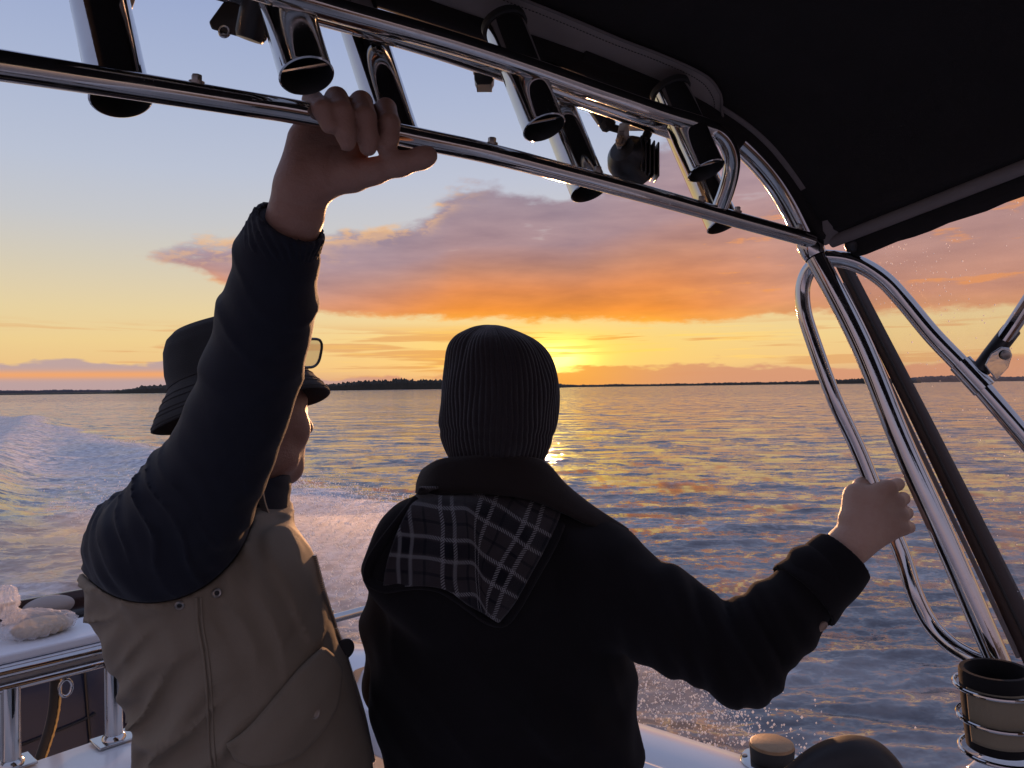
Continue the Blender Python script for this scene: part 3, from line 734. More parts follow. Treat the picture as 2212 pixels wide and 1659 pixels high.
def build_seat():
    r = empty('seat', P(1830, 1900, .98), 'dark grey stitched vinyl seat back at the lower right', 'seat')
    ct = PP((1640, 1760, .98), (1668, 1698, .98), (1722, 1646, .98), (1775, 1613, .98), (1835, 1598, .98), (1890, 1606, .98), (1930, 1635, .98), (1960, 1677, .98), (1980, 1740, .98), (1995, 1850, .98))
    sp = spline(ct, 60); ex = np.array([.62, .78, 0]); ex = CR @ np.array([.30, 0, -.954]); rows = []
    prof = [(-.030, -.060), (-.029, -.020), (-.025, -.008), (-.016, -.0015), (-.004, 0), (.014, -.0005), (.028, -.006), (.034, -.018), (.036, -.05)]
    cen = P(1825, 1800, .98)
    for p in sp:
        nrm = p - cen; nrm /= np.linalg.norm(nrm)
        for w, h in prof: rows.append(p + ex * w + nrm * h)
    m = len(prof); f = grid_faces(60, m)
    f += [tuple(i * m for i in range(60)), tuple(i * m + m - 1 for i in range(60))[::-1]]
    mesh_obj('backrest', rows, f, M['leather'], r)
    for w, h in ((-.0300, -.026), (-.0305, -.037)):
        line = np.array([p + ex * (w - .001) + (p - cen) / np.linalg.norm(p - cen) * h for p in sp]); mb = MB()
        for i in range(0, 200, 2):
            q = lambda k: np.array([np.interp(k / 200 * 59, np.arange(60), line[:, c]) for c in range(3)])
            mb.add(*sweep([q(i), q(i + 1.2)], .0011, 5))
        o = mb.build('stitching', M['stitch'], r); o['kind'] = 'stuff'
    base = P(1820, 2100, .98); 
    MB().add(*sweep([P(1820, 1800, 1.0), np.array([P(1820, 1800, 1.0)[0], P(1820, 1800, 1.0)[1], .30])], .04, 20)).build('pedestal', M['chrome'], r)
    q = P(1820, 1800, 1.0); q[2] = .305
    MB().add(*lathe(q, (0, 0, 1), [(0, .02), (.10, .02), (.12, 0)], 32)).build('pedestal_foot', M['gelcoat'], r)
    # white moulding at the corner
    rr = empty('side_shelf', P(2230, 1700, 1.05), 'white moulded shelf corner under the drink holder', 'shelf')
    c = P(2290, 1768, 1.08); ex2 = CR @ np.array([.80, .12, -.58]); ey2 = np.cross([0, 0, 1.], ex2); ey2 /= np.linalg.norm(ey2)
    o = MB().add(*box(c + np.array([.02, .02, -.0]), ex2, ey2, np.array([0, 0, 1.]), .17, .2, .12)).build('shelf_moulding', M['gelcoat'], rr); bevel(o, .012, 4)
build_seat()
# ------------------------------------------------------------------ tubular frame, rod rack, canopy
def t1_depth(x): return np.interp(x, [-400, 0, 503, 760, 1055, 1415, 1745], [.50, .62, .78, .86, .97, 1.13, 1.30])
T1P = [(-330, 96), (-160, 118), (0, 141), (250, 180), (503, 220), (673, 248), (864, 291), (1055, 331), (1230, 376), (1415, 425), (1600, 477), (1752, 519)]
T1 = np.array([P(x, y, float(t1_depth(x))) for x, y in T1P])
ROD = np.array([-.30, .26, .92]); ROD /= np.linalg.norm(ROD)
def build_frame():
    r = empty('rod_rack', P(2150, 1500, 1.02) - np.array([0, 0, .3]), 'polished stainless tube frame with a rod rack carrying the canopy', 'rod rack')
    ch = M['chrome']
    tube = lambda name, pts, rad, n=60, seg=24: MB().add(*sweep(spline(pts, n), rad, seg)).build(name, ch, r)
    tube('rack_tube', T1, .0127, 90)
    dA = lambda x: float(t1_depth(x)) - .045
    a_pts = [(300, -110), (480, -50), (708, 17), (951, 85), (1130, 142), (1298, 200), (1415, 240), (1490, 262)]
    T2a = [P(x, y, dA(x)) for x, y in a_pts] + list(PP((1537, 280, 1.150), (1566, 303, 1.160), (1580, 338, 1.170), (1579, 372, 1.180), (1569, 412, 1.19), (1556, 447, 1.200)))
    tube('rack_tube', T2a, .0127, 120)
    b_pts = [(300, -72), (480, -24), (708, 36), (951, 108), (1130, 170), (1298, 228), (1415, 270), (1460, 286)]
    tube('rack_tube', [P(x, y, dA(x) + .095) for x, y in b_pts], .0125, 80)
    # main arch and port leg
    leg = PP((1753, 537, 1.315), (1857, 736, 1.265), (1945, 951, 1.215), (2035, 1151, 1.17), (2130, 1370, 1.13), (2264, 1680, 1.08))
    arch = [P(*q) for q in ((300, -190, .86), (700, -62, .97), (951, 20, 1.05), (1200, 105, 1.13), (1400, 187, 1.20), (1500, 238, 1.24), (1570, 286, 1.265), (1624, 333, 1.28), (1669, 384, 1.295), (1705, 440, 1.305), (1735, 500, 1.312))]
    tube('arch_tube', arch + [leg[0]], .0185, 110, 28)
    tube('post', leg, .0172, 40, 28)
    MB().add(*lathe(P(1751, 534, 1.313), leg[0] - leg[1], [(.0180, -.02), (.0200, -.012), (.0205, .004), (.0195, .012)], 28)).build('weld_collar', ch, r)
    grab = PP((1764, 566, 1.33), (1744, 590, 1.345), (1734, 625, 1.35), (1737, 672, 1.345), (1752, 724, 1.335), (1800, 856, 1.305), (1856, 976, 1.285), (1900, 1085, 1.265), (1948, 1195, 1.24), (1974, 1277, 1.215), (2008, 1345, 1.20), (2050, 1390, 1.175), (2100, 1421, 1.145), (2145, 1440, 1.122))
    tube('grab_rail', grab, .0127, 120)
    arm = PP((1772, 556, 1.31), (1821, 561, 1.30), (1866, 576, 1.29), (1911, 606, 1.275), (1955, 653, 1.26), (2015, 725, 1.235), (2089, 802, 1.205), (2149, 870, 1.18), (2260, 1000, 1.14), (2420, 1190, 1.09))
    tube('brace_arm', arm, .0140, 80)
    # clamp and strut
    c0 = P(2100, 812, 1.20); ax = arm[7] - arm[5]; ax /= np.linalg.norm(ax)
    MB().add(*lathe(c0, ax, [(.0145, -.026), (.0175, -.026), (.0175, .026), (.0145, .026)], 28)).build('clamp_band', ch, r)
    tow = CR @ np.array([0, 0, 1.]); up = CR @ np.array([.52, .85, 0]); rt = np.cross(up, tow)
    e = P(2150, 765, 1.175)
    pl = []
    for k in (0, 1):
        o_ = tow * (.012 + .003 * k)
        pts = [P(2115, 790, 1.19), P(2128, 765, 1.185), P(2150, 750, 1.18), P(2168, 752, 1.178), P(2174, 768, 1.178), P(2165, 795, 1.18), P(2140, 822, 1.19)]
        pl.append(np.array(pts) + o_)
    n = 7; v = np.vstack(pl); f = [tuple(range(n)), tuple(range(n, 2 * n))[::-1]] + [(i, n + i, n + (i + 1) % n, (i + 1) % n) for i in range(n)]
    o = MB().add(v, f).build('hinge_plate', ch, r, 30); bevel(o, .0012)
    MB().add(*lathe(P(2158, 768, 1.178) + tow * .0148, tow, [(.0075, 0), (.0070, .003), (.004, .0045), (0, .0045)], 20)).build('hinge_screw', M['bolt'], r)
    MB().add(*sweep([P(2118, 800, 1.196), P(2140, 770, 1.19), P(2185, 712, 1.19)], .0135, 20)).build('hinge_socket', M['plastic'], r)
    tube('strut', PP((2165, 738, 1.188), (2212, 668, 1.18), (2300, 530, 1.16)), .0115, 12)
    # bolts along the lower rack tube
    for (x, y) in ((425, 172), (1062, 309), (1290, 367), (1514, 429), (1592, 451), (1726, 492)):
        d = float(t1_depth(x)); q = P(x, np.interp(x, [p[0] for p in T1P], [p[1] for p in T1P]), d); s = 1 if x < 1400 else .9
        upv = np.array([.05, -.10, 1]); upv /= np.linalg.norm(upv)
        mb = MB().add(*lathe(q, upv, [(.0075 * s, .010), (.0075 * s, .0140), (0, .0140)], 18)).add(*lathe(q, upv, [(.0052 * s, .013), (.0052 * s, .0195), (0.0045 * s, .0205), (0, .0205)], 6))
        mb.build('bolt', M['bolt'], r)
    # rod holders: (bottom-centre px, depth, length above)
    def holder(px, py, d, length, flare=True, bar=True, rad=.0275):
        c = P(px, py, d); R0 = rad
        o = MB().add(*lathe(c, ROD, [(R0 - .0022, length - .001), (R0, length), (R0, length * .5), (R0, .004), (R0 + .0008, 0.001), (R0 - .0008, 0)], 44)).build('rod_holder', ch, r, 60)
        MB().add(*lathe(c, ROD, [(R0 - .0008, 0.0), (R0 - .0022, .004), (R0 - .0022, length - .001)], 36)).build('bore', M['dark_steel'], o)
        if bar:
            side = np.cross(ROD, [.35, -.9, 0]); side = CR @ np.array([.93, -.36, 0]); side -= ROD * np.dot(side, ROD); side /= np.linalg.norm(side)
            MB().add(*sweep([c + ROD * .012 - side * (R0 - .001), c + ROD * .012 + side * (R0 - .001)], .0022, 8)).build('gimbal_pin', ch, o)
        rr = MB().add(*lathe(c + ROD * length, ROD, [(R0 + .0005, -.006), (R0 + .0035, -.004), (R0 + .0035, .004), (R0 - .002, .004), (R0 - .003, -.004)], 36)).build('rubber_rim', M['rubber'], o)
    holder(663, 166, .785, .26); holder(1176, 277, .975, .165); holder(1526, 370, 1.125, .145)
    holder(262, 214, .735, .34, bar=False); holder(866, 318, .935, .30, bar=False); holder(1274, 414, 1.095, .28, bar=False); holder(1563, 487, 1.26, .27, bar=False)
    return r
build_frame()

def build_canopy():
    r = empty('canopy', P(1600, -100, 1.0), 'black canvas canopy with grey trim stretched over the cockpit', 'canopy')
    edge = [P(*q) for q in ((-500, -430, .60), (-100, -330, .72), (300, -215, .845), (700, -84, .955), (951, 2, 1.03), (1200, 88, 1.11), (1400, 168, 1.185), (1500, 214, 1.225), (1580, 262, 1.25), (1640, 312, 1.27), (1690, 372, 1.285), (1735, 438, 1.295), (1772, 496, 1.30), (1790, 512, 1.305))]
    e = spline(edge, 90)
    F = P(2212, 352, 1.06) - P(1800, 514, 1.30)                    # forward along the port edge
    n = 36; rows = []
    for i in range(n):
        s = i / (n - 1); t = s * 9.0
        # the roof climbs a little forward then levels
        rows.append(e + F * t + np.array([0, 0, -.010]) * np.exp(-(np.linspace(0, 1, 90)[:, None] - .5) ** 2 * 20) * math.sin(math.pi * s * 5) ** 2)
    v = np.vstack(rows); o = mesh_obj('canvas', v, grid_faces(n, 90), M['canopy'], r); solid(o, .004, 1.0)
    S = lambda w, t: (lambda k: np.array([np.interp(k, np.arange(90), e[:, c]) for c in range(3)]) + F * t)(w)
    # sleeve round the arch, turned over the edge
    dn = np.array([0, 0, -1.])
    arch = spline([P(*q) for q in ((300, -190, .86), (700, -62, .97), (951, 20, 1.05), (1200, 105, 1.13), (1400, 187, 1.20), (1500, 238, 1.24), (1570, 286, 1.265), (1600, 306, 1.272))], 60)
    MB().add(*sweep(arch, .0225, 16)).build('arch_sleeve', M['canopy'], r)
    MB().add(*sweep(e[55:] + dn * .004, .012, 14)).build('edge_sleeve', M['canopy'], r)
    band = []
    nrmin = []
    for w in np.linspace(66, 89, 30):
        band.append((S(w, .0) + dn * .007, S(w, .075) + dn * .007))
    bv = np.array(band).transpose(1, 0, 2).reshape(-1, 3); o = mesh_obj('corner_facing', bv, grid_faces(2, 30), M['piping'], r); solid(o, .002)
    # grey reinforcing panel beside the rod rack: its outline on the canopy surface
    wg, tg_ = np.meshgrid(np.linspace(15, 84, 240), np.linspace(0, 2.6, 240), indexing='ij')
    eg = np.stack([np.interp(wg.ravel(), np.arange(90), e[:, c]) for c in range(3)], 1) + np.outer(tg_.ravel(), F)
    cl = (eg - np.array([0, 0, CH])) @ CR; pxg, pyg = CX + cl[:, 0] / -cl[:, 2] * FPX, CY - cl[:, 1] / -cl[:, 2] * FPX
    outl = []
    for (x, y) in ((760, -190), (900, -120), (1040, -55), (1180, 2), (1330, 62), (1430, 103), (1505, 138), (1540, 162), (1556, 192), (1559, 220), (1556, 250)):
        k = int(np.argmin((pxg - x) ** 2 + (pyg - y) ** 2 + (cl[:, 2] > 0) * 1e9)); outl.append((wg.ravel()[k], max(tg_.ravel()[k], .01), 0))
    outl = spline(outl, 60); ws, prof = outl[:, 0], np.maximum(outl[:, 1], 0.0)
    rows = []
    for k in np.linspace(0, 1, 12): rows += [S(w, p * k) + dn * (.006 + .004 * k) for w, p in zip(ws, prof)]
    o = mesh_obj('grey_panel', rows, grid_faces(12, 60), M['patch'], r); solid(o, .0015)
    rim = spline([S(w, p) + dn * .011 for w, p in zip(ws, prof)], 120)
    MB().add(*sweep(rim, .0022, 8)).build('panel_hem', M['piping'], r)
    st = MB()
    inner = spline([S(w, max(p - .05, .0)) + dn * .0095 for w, p in zip(ws, prof)], 240)
    for i in range(0, 238, 2): st.add(*sweep(inner[i:i + 2], .0006, 5))
    q = st.build('panel_stitching', M['canopy'], r); q['kind'] = 'stuff'
    # port edge: grey piping and black valance
    ps = [e[-1] + F * t + dn * .010 for t in np.linspace(0.02, 8.5, 40)]
    MB().add(*sweep(np.array(ps), .0105, 16)).build('edge_piping', M['piping'], r)
    val = []
    for k in range(4): val += [e[-1] + F * t + UX * .010 + dn * (.004 + .0135 * k) + UX * (.004 * k * k * .4) + dn * .0015 * math.sin(t * 21 + k) for t in np.linspace(0.12, 5.5, 60)]
    o = mesh_obj('valance', val, grid_faces(4, 60), M['canopy'], r); solid(o, .004)
    # corner flap
    fl = PP((1776, 478, 1.285), (1808, 466, 1.272), (1812, 500, 1.285), (1800, 524, 1.295), (1780, 528, 1.30))
    o = mesh_obj('corner_tab', fl, [(0, 1, 2, 3, 4)], M['piping'], r, smooth=False); solid(o, .003)
    for (x, y) in ((1841, 525), (1857, 522)):
        MB().add(*lathe(P(x, y + 3, 1.285), (0, 0, 1), [(0, -.014), (.008, -.012), (.0125, -.004), (.0125, .004), (.008, .012), (0, .014)], 20)).build('toggle_knob', M['plastic'], r)
build_canopy()

def build_curtain():
    r = empty('clear_curtain', P(2150, 1400, 1.05), 'spray spotted clear vinyl curtain with brown edge strip beside the post', 'curtain')
    Rr = PP((1838, 560, 1.385), (1848, 588, 1.38), (2027, 932, 1.30), (2212, 1296, 1.23), (2330, 1540, 1.18))
    Ll = PP((1798, 556, 1.395), (1812, 590, 1.388), (1980, 935, 1.31), (2196, 1400, 1.225), (2262, 1560, 1.19))
    a, b = spline(Ll, 30), spline(Rr, 30)
    o = mesh_obj('edge_strip', np.vstack([a, (a + b) / 2 + np.array([0, -.003, 0]), b]), grid_faces(3, 30), M['zip'], r); solid(o, .004)
    mid = a * .62 + b * .38 + np.array([0, -.004, 0]); MB().add(*sweep(mid, .0026, 8)).build('zip_line', M['rubber'], r)
    MB().add(*sweep(spline(PP((1822, 612, 1.385), (1968, 930, 1.312), (2120, 1250, 1.25), (2200, 1420, 1.225)), 20), .004, 8)).build('light_binding', M['piping'], r)
    m, t, bs = new_mat('clear_vinyl'); v = obj_vec(t)
    tp = t.nodes.new('ShaderNodeBsdfTransparent'); tp.inputs[0].default_value = (.95, .93, .92, 1)
    df = t.nodes.new('ShaderNodeBsdfDiffuse'); df.inputs[0].default_value = (.75, .70, .68, 1)
    tl = t.nodes.new('ShaderNodeBsdfTranslucent'); tl.inputs[0].default_value = (.85, .80, .78, 1)
    ad = t.nodes.new('ShaderNodeMixShader'); ad.inputs[0].default_value = .6; t.links.new(df.outputs[0], ad.inputs[1]); t.links.new(tl.outputs[0], ad.inputs[2])
    n = noise(t, v, 9, 6, .65); n2 = noise(t, vscale(t, v, (1, 1, .5)), 55, 5, .6)
    mx = t.nodes.new('ShaderNodeMixShader'); t.links.new((n.step(.35, .8) * .11 + n2.step(.55, .75) * .05 + .05).s, mx.inputs[0])
    t.links.new(tp.outputs[0], mx.inputs[1]); t.links.new(ad.outputs[0], mx.inputs[2])
    gl = t.nodes.new('ShaderNodeBsdfGlossy'); gl.inputs[1].default_value = .05; m2 = t.nodes.new('ShaderNodeMixShader'); m2.inputs[0].default_value = .025
    t.links.new(mx.outputs[0], m2.inputs[1]); t.links.new(gl.outputs[0], m2.inputs[2])
    t.links.new(m2.outputs[0], [q for q in t.nodes if q.type == 'OUTPUT_MATERIAL'][0].inputs[0])
    F = P(2212, 352, 1.06) - P(1800, 514, 1.30)
    tl_, tr_ = P(1822, 540, 1.378), P(1822, 540, 1.378) + F * 5
    bl_, br_ = P(2330, 1540, 1.185), P(2330, 1540, 1.185) + np.array([F[0], F[1], 0]) * 5
    rows = [(tl_ * (1 - i / 8) + bl_ * (i / 8)) * (1 - j / 14) + (tr_ * (1 - i / 8) + br_ * (i / 8)) * (j / 14) for i in range(9) for j in range(15)]
    G = np.array(rows); mesh_obj('clear_panel', G, grid_faces(9, 15), m, r)
    g = np.random.default_rng(3); mb = MB()
    nrm = np.cross(tr_ - tl_, bl_ - tl_); nrm /= np.linalg.norm(nrm); nrm *= -np.sign(np.dot(nrm, tl_ - np.array([0, 0, CH])))
    for k in range(420):
        i, j = g.random() ** .8, g.random() * .22
        if k % 3 == 0: i = g.normal(.10, .07); j = g.normal(.07, .03)
        if not (0 < i < 1 and 0 < j < 1): continue
        q = (tl_ * (1 - i) + bl_ * i) * (1 - j) + (tr_ * (1 - i) + br_ * i) * j
        rad = g.uniform(.0005, .0013) * (1.5 if g.random() < .08 else 1)
        mb.add(*lathe(q - nrm * .0002, nrm, [(rad, 0), (rad * .7, rad * .45), (0.00005, rad * .6)], 7, ))
    o = mb.build('water_drops', M['drop'], r); o['kind'] = 'stuff'
build_curtain()

def build_lights():
    tow = CR @ np.array([0, 0, 1.]); rt = CR @ np.array([1., 0, 0]); up = CR @ np.array([0, 1., 0])
    # flood light hanging from the rear tube, seen from behind
    c = P(1362, 345, 1.20)
    r = empty('flood_light', c, 'black finned flood light hanging beneath the rod rack from a steel bracket', 'lamp')
    ax = rt * .55 - up * .30 + tow * -.75; ax /= np.linalg.norm(ax)
    MB().add(*lathe(c - ax * .02, ax, [(0, -.012), (.020, -.010), (.030, 0), (.036, .012), (.037, .042), (.034, .046), (0, .044)], 32)).build('housing', M['plastic'], r)
    for k in range(5):
        q = c + rt * (.012 + .0065 * k) + up * .002 - up * .0025 * k + tow * .012
        o = MB().add(*box(q, rt * .97 - up * .2, up, tow, .0028, .052, .040)).build('cooling_fin', M['plastic'], r); bevel(o, .001)
    pl = PP((1338, 268, 1.18), (1357, 262, 1.18), (1360, 310, 1.178), (1350, 324, 1.178), (1334, 322, 1.178), (1329, 308, 1.178))
    o = mesh_obj('bracket', np.vstack([pl]), [tuple(range(6))], M['bolt'], r, smooth=False); o.data.materials[0] = plain('pale_steel_plate', (.55, .52, .50), .4, .7); solid(o, .002)
    for k in range(4):
        q = P(1343, 284 + k * 4, 1.177) + tow * .0012
        o = MB().add(*box(q, rt, up, tow, .008 - .001 * (k % 2), .0008, .0004)).build('bracket_print', M['rubber'], r)
    o = MB().add(*box(P(1372, 272, 1.20), rt, up, tow, .032, .006, .03)).build('bracket_arm', M['bolt'], r)
    MB().add(*lathe(P(1343, 306, 1.176), tow - rt * .6, [(.0088, 0), (.0088, .004), (.006, .004), (.006, .011), (.0, .012)], 6)).build('bracket_bolt', M['bolt'], r)
    th = np.linspace(0, 14 * 2 * math.pi, 260); p0, p1 = P(1408, 268, 1.20), P(1388, 312, 1.195)
    MB().add(*sweep([p0, (p0 + p1) / 2 + rt * .002, p1], .0055, 12)).build('cable', M['rubber'], r)
    cl = np.array([p0 + (p1 - p0) * (a / th[-1]) + (rt * math.cos(a) + tow * math.sin(a)) * .0065 for a in th])
    MB().add(*sweep(cl, .0011, 6)).build('spiral_wrap', M['rubber'], r)
    # plug further left
    c = P(1305, 258, 1.21)
    r = empty('cable_plug', c, 'black waterproof cable plug dangling left of the flood light', 'plug')
    d1 = rt * .55 - up * .8; d1 /= np.linalg.norm(d1)
    o = MB().add(*box(c - d1 * .012, rt * .85 + up * .5, tow, d1, .024, .02, .034)).build('plug_body', M['plastic'], r); bevel(o, .004)
    MB().add(*lathe(c, d1, [(.010, 0), (.0125, .004), (.0125, .014), (.009, .018), (0, .018)], 10)).build('lock_ring', M['rubber'], r)
    MB().add(*sweep([c + d1 * .014, c + d1 * .02 + rt * .014, c + rt * .03 - up * .014], .006, 10)).build('cable', M['rubber'], r)
    # small clip left of centre
    c = P(1046, 172, 1.05)
    r = empty('cable_clip', c, 'small black tapered clip under the upper rack tube', 'clip')
    v = [c + rt * a * w + up * h + tow * b * .012 for h, w in ((.012, .014), (-.004, .013), (-.012, .009)) for a, b in ((-1, -1), (1, -1), (1, 1), (-1, 1))]
    f = grid_faces(3, 4, True) + [(0, 1, 2, 3), (11, 10, 9, 8)]
    o = MB().add(v, f).build('clip_body', M['plastic'], r); bevel(o, .0015)
    o = MB().add(*box(c + up * .016, rt, up, tow, .03, .004, .026)).build('clip_foot', M['rubber'], r)
    # deck light at top left
    c = P(515, 48, .86)
    r = empty('deck_light', c, 'black deck light on a drilled steel plate at the top left', 'lamp')
    a1 = rt * .96 - up * .22; b1 = up * .90 + rt * .30
    pl = [c + rt * x * .86 / FPX - up * y * .86 / FPX for x, y in ((-62, 2), (-30, -42), (50, -30), (50, 40), (34, 42), (-56, 17))]
    o = mesh_obj('mount_plate', pl, [tuple(range(6))], M['dark_steel'], r, smooth=False); solid(o, .004); bevel(o, .002)
    MB().add(*lathe(c + rt * -.0145 - up * .012 + tow * .003, tow, [(.0075, .0), (.0065, .002), (.0045, .002), (.004, -.002), (0, -.002)], 20)).build('plate_hole', M['chrome'], r)
    q = c + rt * .016 + tow * .012
    MB().add(*lathe(q - up * .026, up * .9 + rt * .28 + tow * .2, [(0, 0), (.014, .001), (.0165, .006), (.0165, .05), (0, .052)], 24)).build('lamp_body', M['plastic'], r)
    s0, s1 = q + rt * .012 - up * .026, q + rt * .032 + up * .028
    th = np.linspace(0, 18 * 2 * math.pi, 300); cl = np.array([s0 + (s1 - s0) * (k / th[-1]) + (rt * math.cos(k) + tow * math.sin(k)) * .0055 for k in th])
    MB().add(*sweep([s0, s1], .0048, 10)).build('cable', M['rubber'], r); MB().add(*sweep(cl, .0011, 6)).build('spiral_wrap', M['rubber'], r)
    c = P(240, 4, .80)
    r = empty('cable_clip', c, 'black cable bracket at the top edge beside the leftmost rod holder', 'clip')
    o = MB().add(*box(P(235, -8, .84), a1, b1, tow, .05, .018, .02)).build('clip_body', M['plastic'], r); bevel(o, .004)
build_lights()

def build_drink():
    c = P(2160, 1612, 1.03); up = P(2150, 1450, 1.03) - c; Hh = np.linalg.norm(up); up = up / Hh
    rt = CR @ np.array([1., 0, 0]); R0 = .0425
    r = empty('drink_holder', c, 'three ring polished wire drink holder fixed to the post', 'holder')
    prev = None
    for k, (px, py, sc) in enumerate(((2156, 1480, 1.22), (2162, 1548, 1.20), (2167, 1620, 1.20))):
        q = P(px, py, 1.03); x = rt - up * np.dot(rt, up); x /= np.linalg.norm(x); y = np.cross(up, x)
        th = np.linspace(0, 2 * math.pi, 49)
        MB().add(*sweep(np.array([q + (x * math.cos(a) * 1.0 + y * math.sin(a)) * R0 * sc for a in th]), .0030, 10, caps=False)).build('wire_ring', M['chrome'], r)
    b0 = P(2215, 1440, 1.11); MB().add(*sweep([P(2232, 1470, 1.06), P(2238, 1625, 1.06), P(2170, 1628, 1.03), P(2118, 1628, 1.02)], .003, 8)).build('wire_spine', M['chrome'], r)
    r2 = empty('can_cooler', c, 'tan and black foam can cooler standing in the wire drink holder', 'can cooler')
    prof = [(R0 * .93, 0), (R0 * .95, .012), (R0 * 1.0, Hh * .55), (R0 * 1.03, Hh - .006), (R0 * 1.03, Hh), (R0 * .99, Hh + .003), (R0 * .86, Hh + .003), (R0 * .82, Hh - .003), (R0 * .78, .01), (0, .01)]
    MB().add(*lathe(c, up, prof, 64)).build('cooler_foam', M['neoprene'], r2, 60)
    x = rt - up * np.dot(rt, up); x /= np.linalg.norm(x); y = np.cross(up, x); rows = []
    if np.dot(y, CR @ np.array([0, 0, 1.])) < 0: y = -y
    hs = np.linspace(.012, Hh - .016, 14)
    for h in hs:
        rr = np.interp(h, [0, .012, Hh * .55, Hh], [R0 * .93, R0 * .95, R0, R0 * 1.03]) + .0012
        for a in np.linspace(math.radians(-20), math.radians(172), 44): rows.append(c + up * h + rr * (x * math.cos(a) + y * math.sin(a)))
    o = mesh_obj('tan_sleeve', rows, grid_faces(14, 44), M['tan'], r2); solid(o, .0012, 1.0)
build_drink()
# ------------------------------------------------------------------ smooth solids for bodies and clothes
class Solid:
    """smooth union of tapered capsules and ellipsoids, meshed by surface nets"""
    def __init__(s, post=None): s.pr, s.post = [], post
    def cone(s, a, b, ra, rb, k=.02, sc=None):
        """tapered capsule; sc=(axis, factor) flattens space along an axis before measuring"""
        s.pr.append(('c', np.asarray(a, float), np.asarray(b, float), ra, rb, k, sc)); return s
    def chain(s, pts, k=.012):
        """pts: (point, radius) ..."""
        for (a, ra), (b, rb) in zip(pts, pts[1:]): s.cone(a, b, ra, rb, k)
        return s
    def ell(s, c, r, k=.02, R=None):
        s.pr.append(('e', np.asarray(c, float), np.asarray(r, float), np.eye(3) if R is None else np.asarray(R, float), 0, k, None)); return s
    @staticmethod
    def _d(q, p):
        if q[0] == 'c':
            _, a, b, ra, rb, k, sc = q
            f = 1.0
            if sc is not None:
                ax, fac = sc; ax = np.asarray(ax, float); ax = ax / np.linalg.norm(ax)
                sq = lambda x: x + np.outer(np.atleast_2d(x - a) @ ax, ax) * (fac - 1)
                p = sq(p); b = sq(b)[0]; f = 1.0 / max(fac, 1.0)
            ab = b - a; L = max(ab @ ab, 1e-12); t = np.clip((p - a) @ ab / L, 0, 1)
            return (np.linalg.norm(p - a - t[:, None] * ab, axis=1) - (ra + t * (rb - ra))) * f
        _, c, r, R, _, k, _ = q
        w = (p - c) @ R.T; k0 = np.linalg.norm(w / r, axis=1); k1 = np.linalg.norm(w / r ** 2, axis=1)
        return k0 * (k0 - 1) / np.maximum(k1, 1e-9)
    def ev(s, p, idx=None):
        d = None
        for i in (range(len(s.pr)) if idx is None else idx):
            q = s.pr[i]; e = s._d(q, p)
            if d is None: d = e
            else:
                k = q[5]; h = np.maximum(k - np.abs(d - e), 0) / k; d = np.minimum(d, e) - h * h * k * .25
        return d
    def full(s, p):
        d = s.ev(p); return s.post(p, d) if s.post else d
    def bounds(s, pad):
        lo, hi = np.full(3, 1e9), np.full(3, -1e9)
        for q in s.pr:
            if q[0] == 'c':
                m = max(q[3], q[4])
                if q[6] is not None and q[6][1] < 1: m = m / q[6][1]
                pts = np.array([q[1] - m, q[1] + m, q[2] - m, q[2] + m])
            else: m = q[2].max(); pts = np.array([q[1] - m, q[1] + m])
            lo, hi = np.minimum(lo, pts.min(0)), np.maximum(hi, pts.max(0))
        return lo - pad, hi + pad
    def mesh(s, h, slack=.03, lo=None, hi=None, smooth=1):
        l0, h0 = s.bounds(.03); lo = l0 if lo is None else np.maximum(l0, lo); hi = h0 if hi is None else np.minimum(h0, hi)
        nb = 12; n = (np.ceil((hi - lo) / (h * nb)).astype(int)) * nb + 1
        D = np.full(n, 1.0, np.float32); bc = [np.arange(0, k - 1, nb) for k in n]
        I, J, K = np.meshgrid(*bc, indexing='ij'); st = np.stack([I.ravel(), J.ravel(), K.ravel()], 1)
        cen = lo + (st + nb / 2) * h; half = nb * h * .867
        pd = np.stack([s._d(q, cen) for q in s.pr], 1); dm = s.ev(cen)
        if s.post: dm2 = s.post(cen, dm)
        else: dm2 = dm
        loc = np.stack(np.meshgrid(*[np.arange(nb + 1)] * 3, indexing='ij'), -1).reshape(-1, 3) * h
        for b in range(len(st)):
            i, j, k = st[b]; sl = (slice(i, i + nb + 1), slice(j, j + nb + 1), slice(k, k + nb + 1))
            if min(abs(dm2[b]), abs(dm[b])) > half * 1.5 + slack:
                D[sl] = np.where(D[sl] == 1.0, np.sign(dm2[b]), D[sl]) if dm2[b] < 0 else D[sl]; continue
            idx = np.nonzero(pd[b] < pd[b].min() + 2 * half * 1.6 + slack)[0]
            p = lo + st[b] * h + loc; d = s.ev(p, idx)
            if s.post and np.abs(d).min() < slack: d = s.post(p, d)
            D[sl] = d.reshape(nb + 1, nb + 1, nb + 1)
        D[0] = D[-1] = 1; D[:, 0] = D[:, -1] = 1; D[:, :, 0] = D[:, :, -1] = 1
        return nets(D, lo, h, smooth)
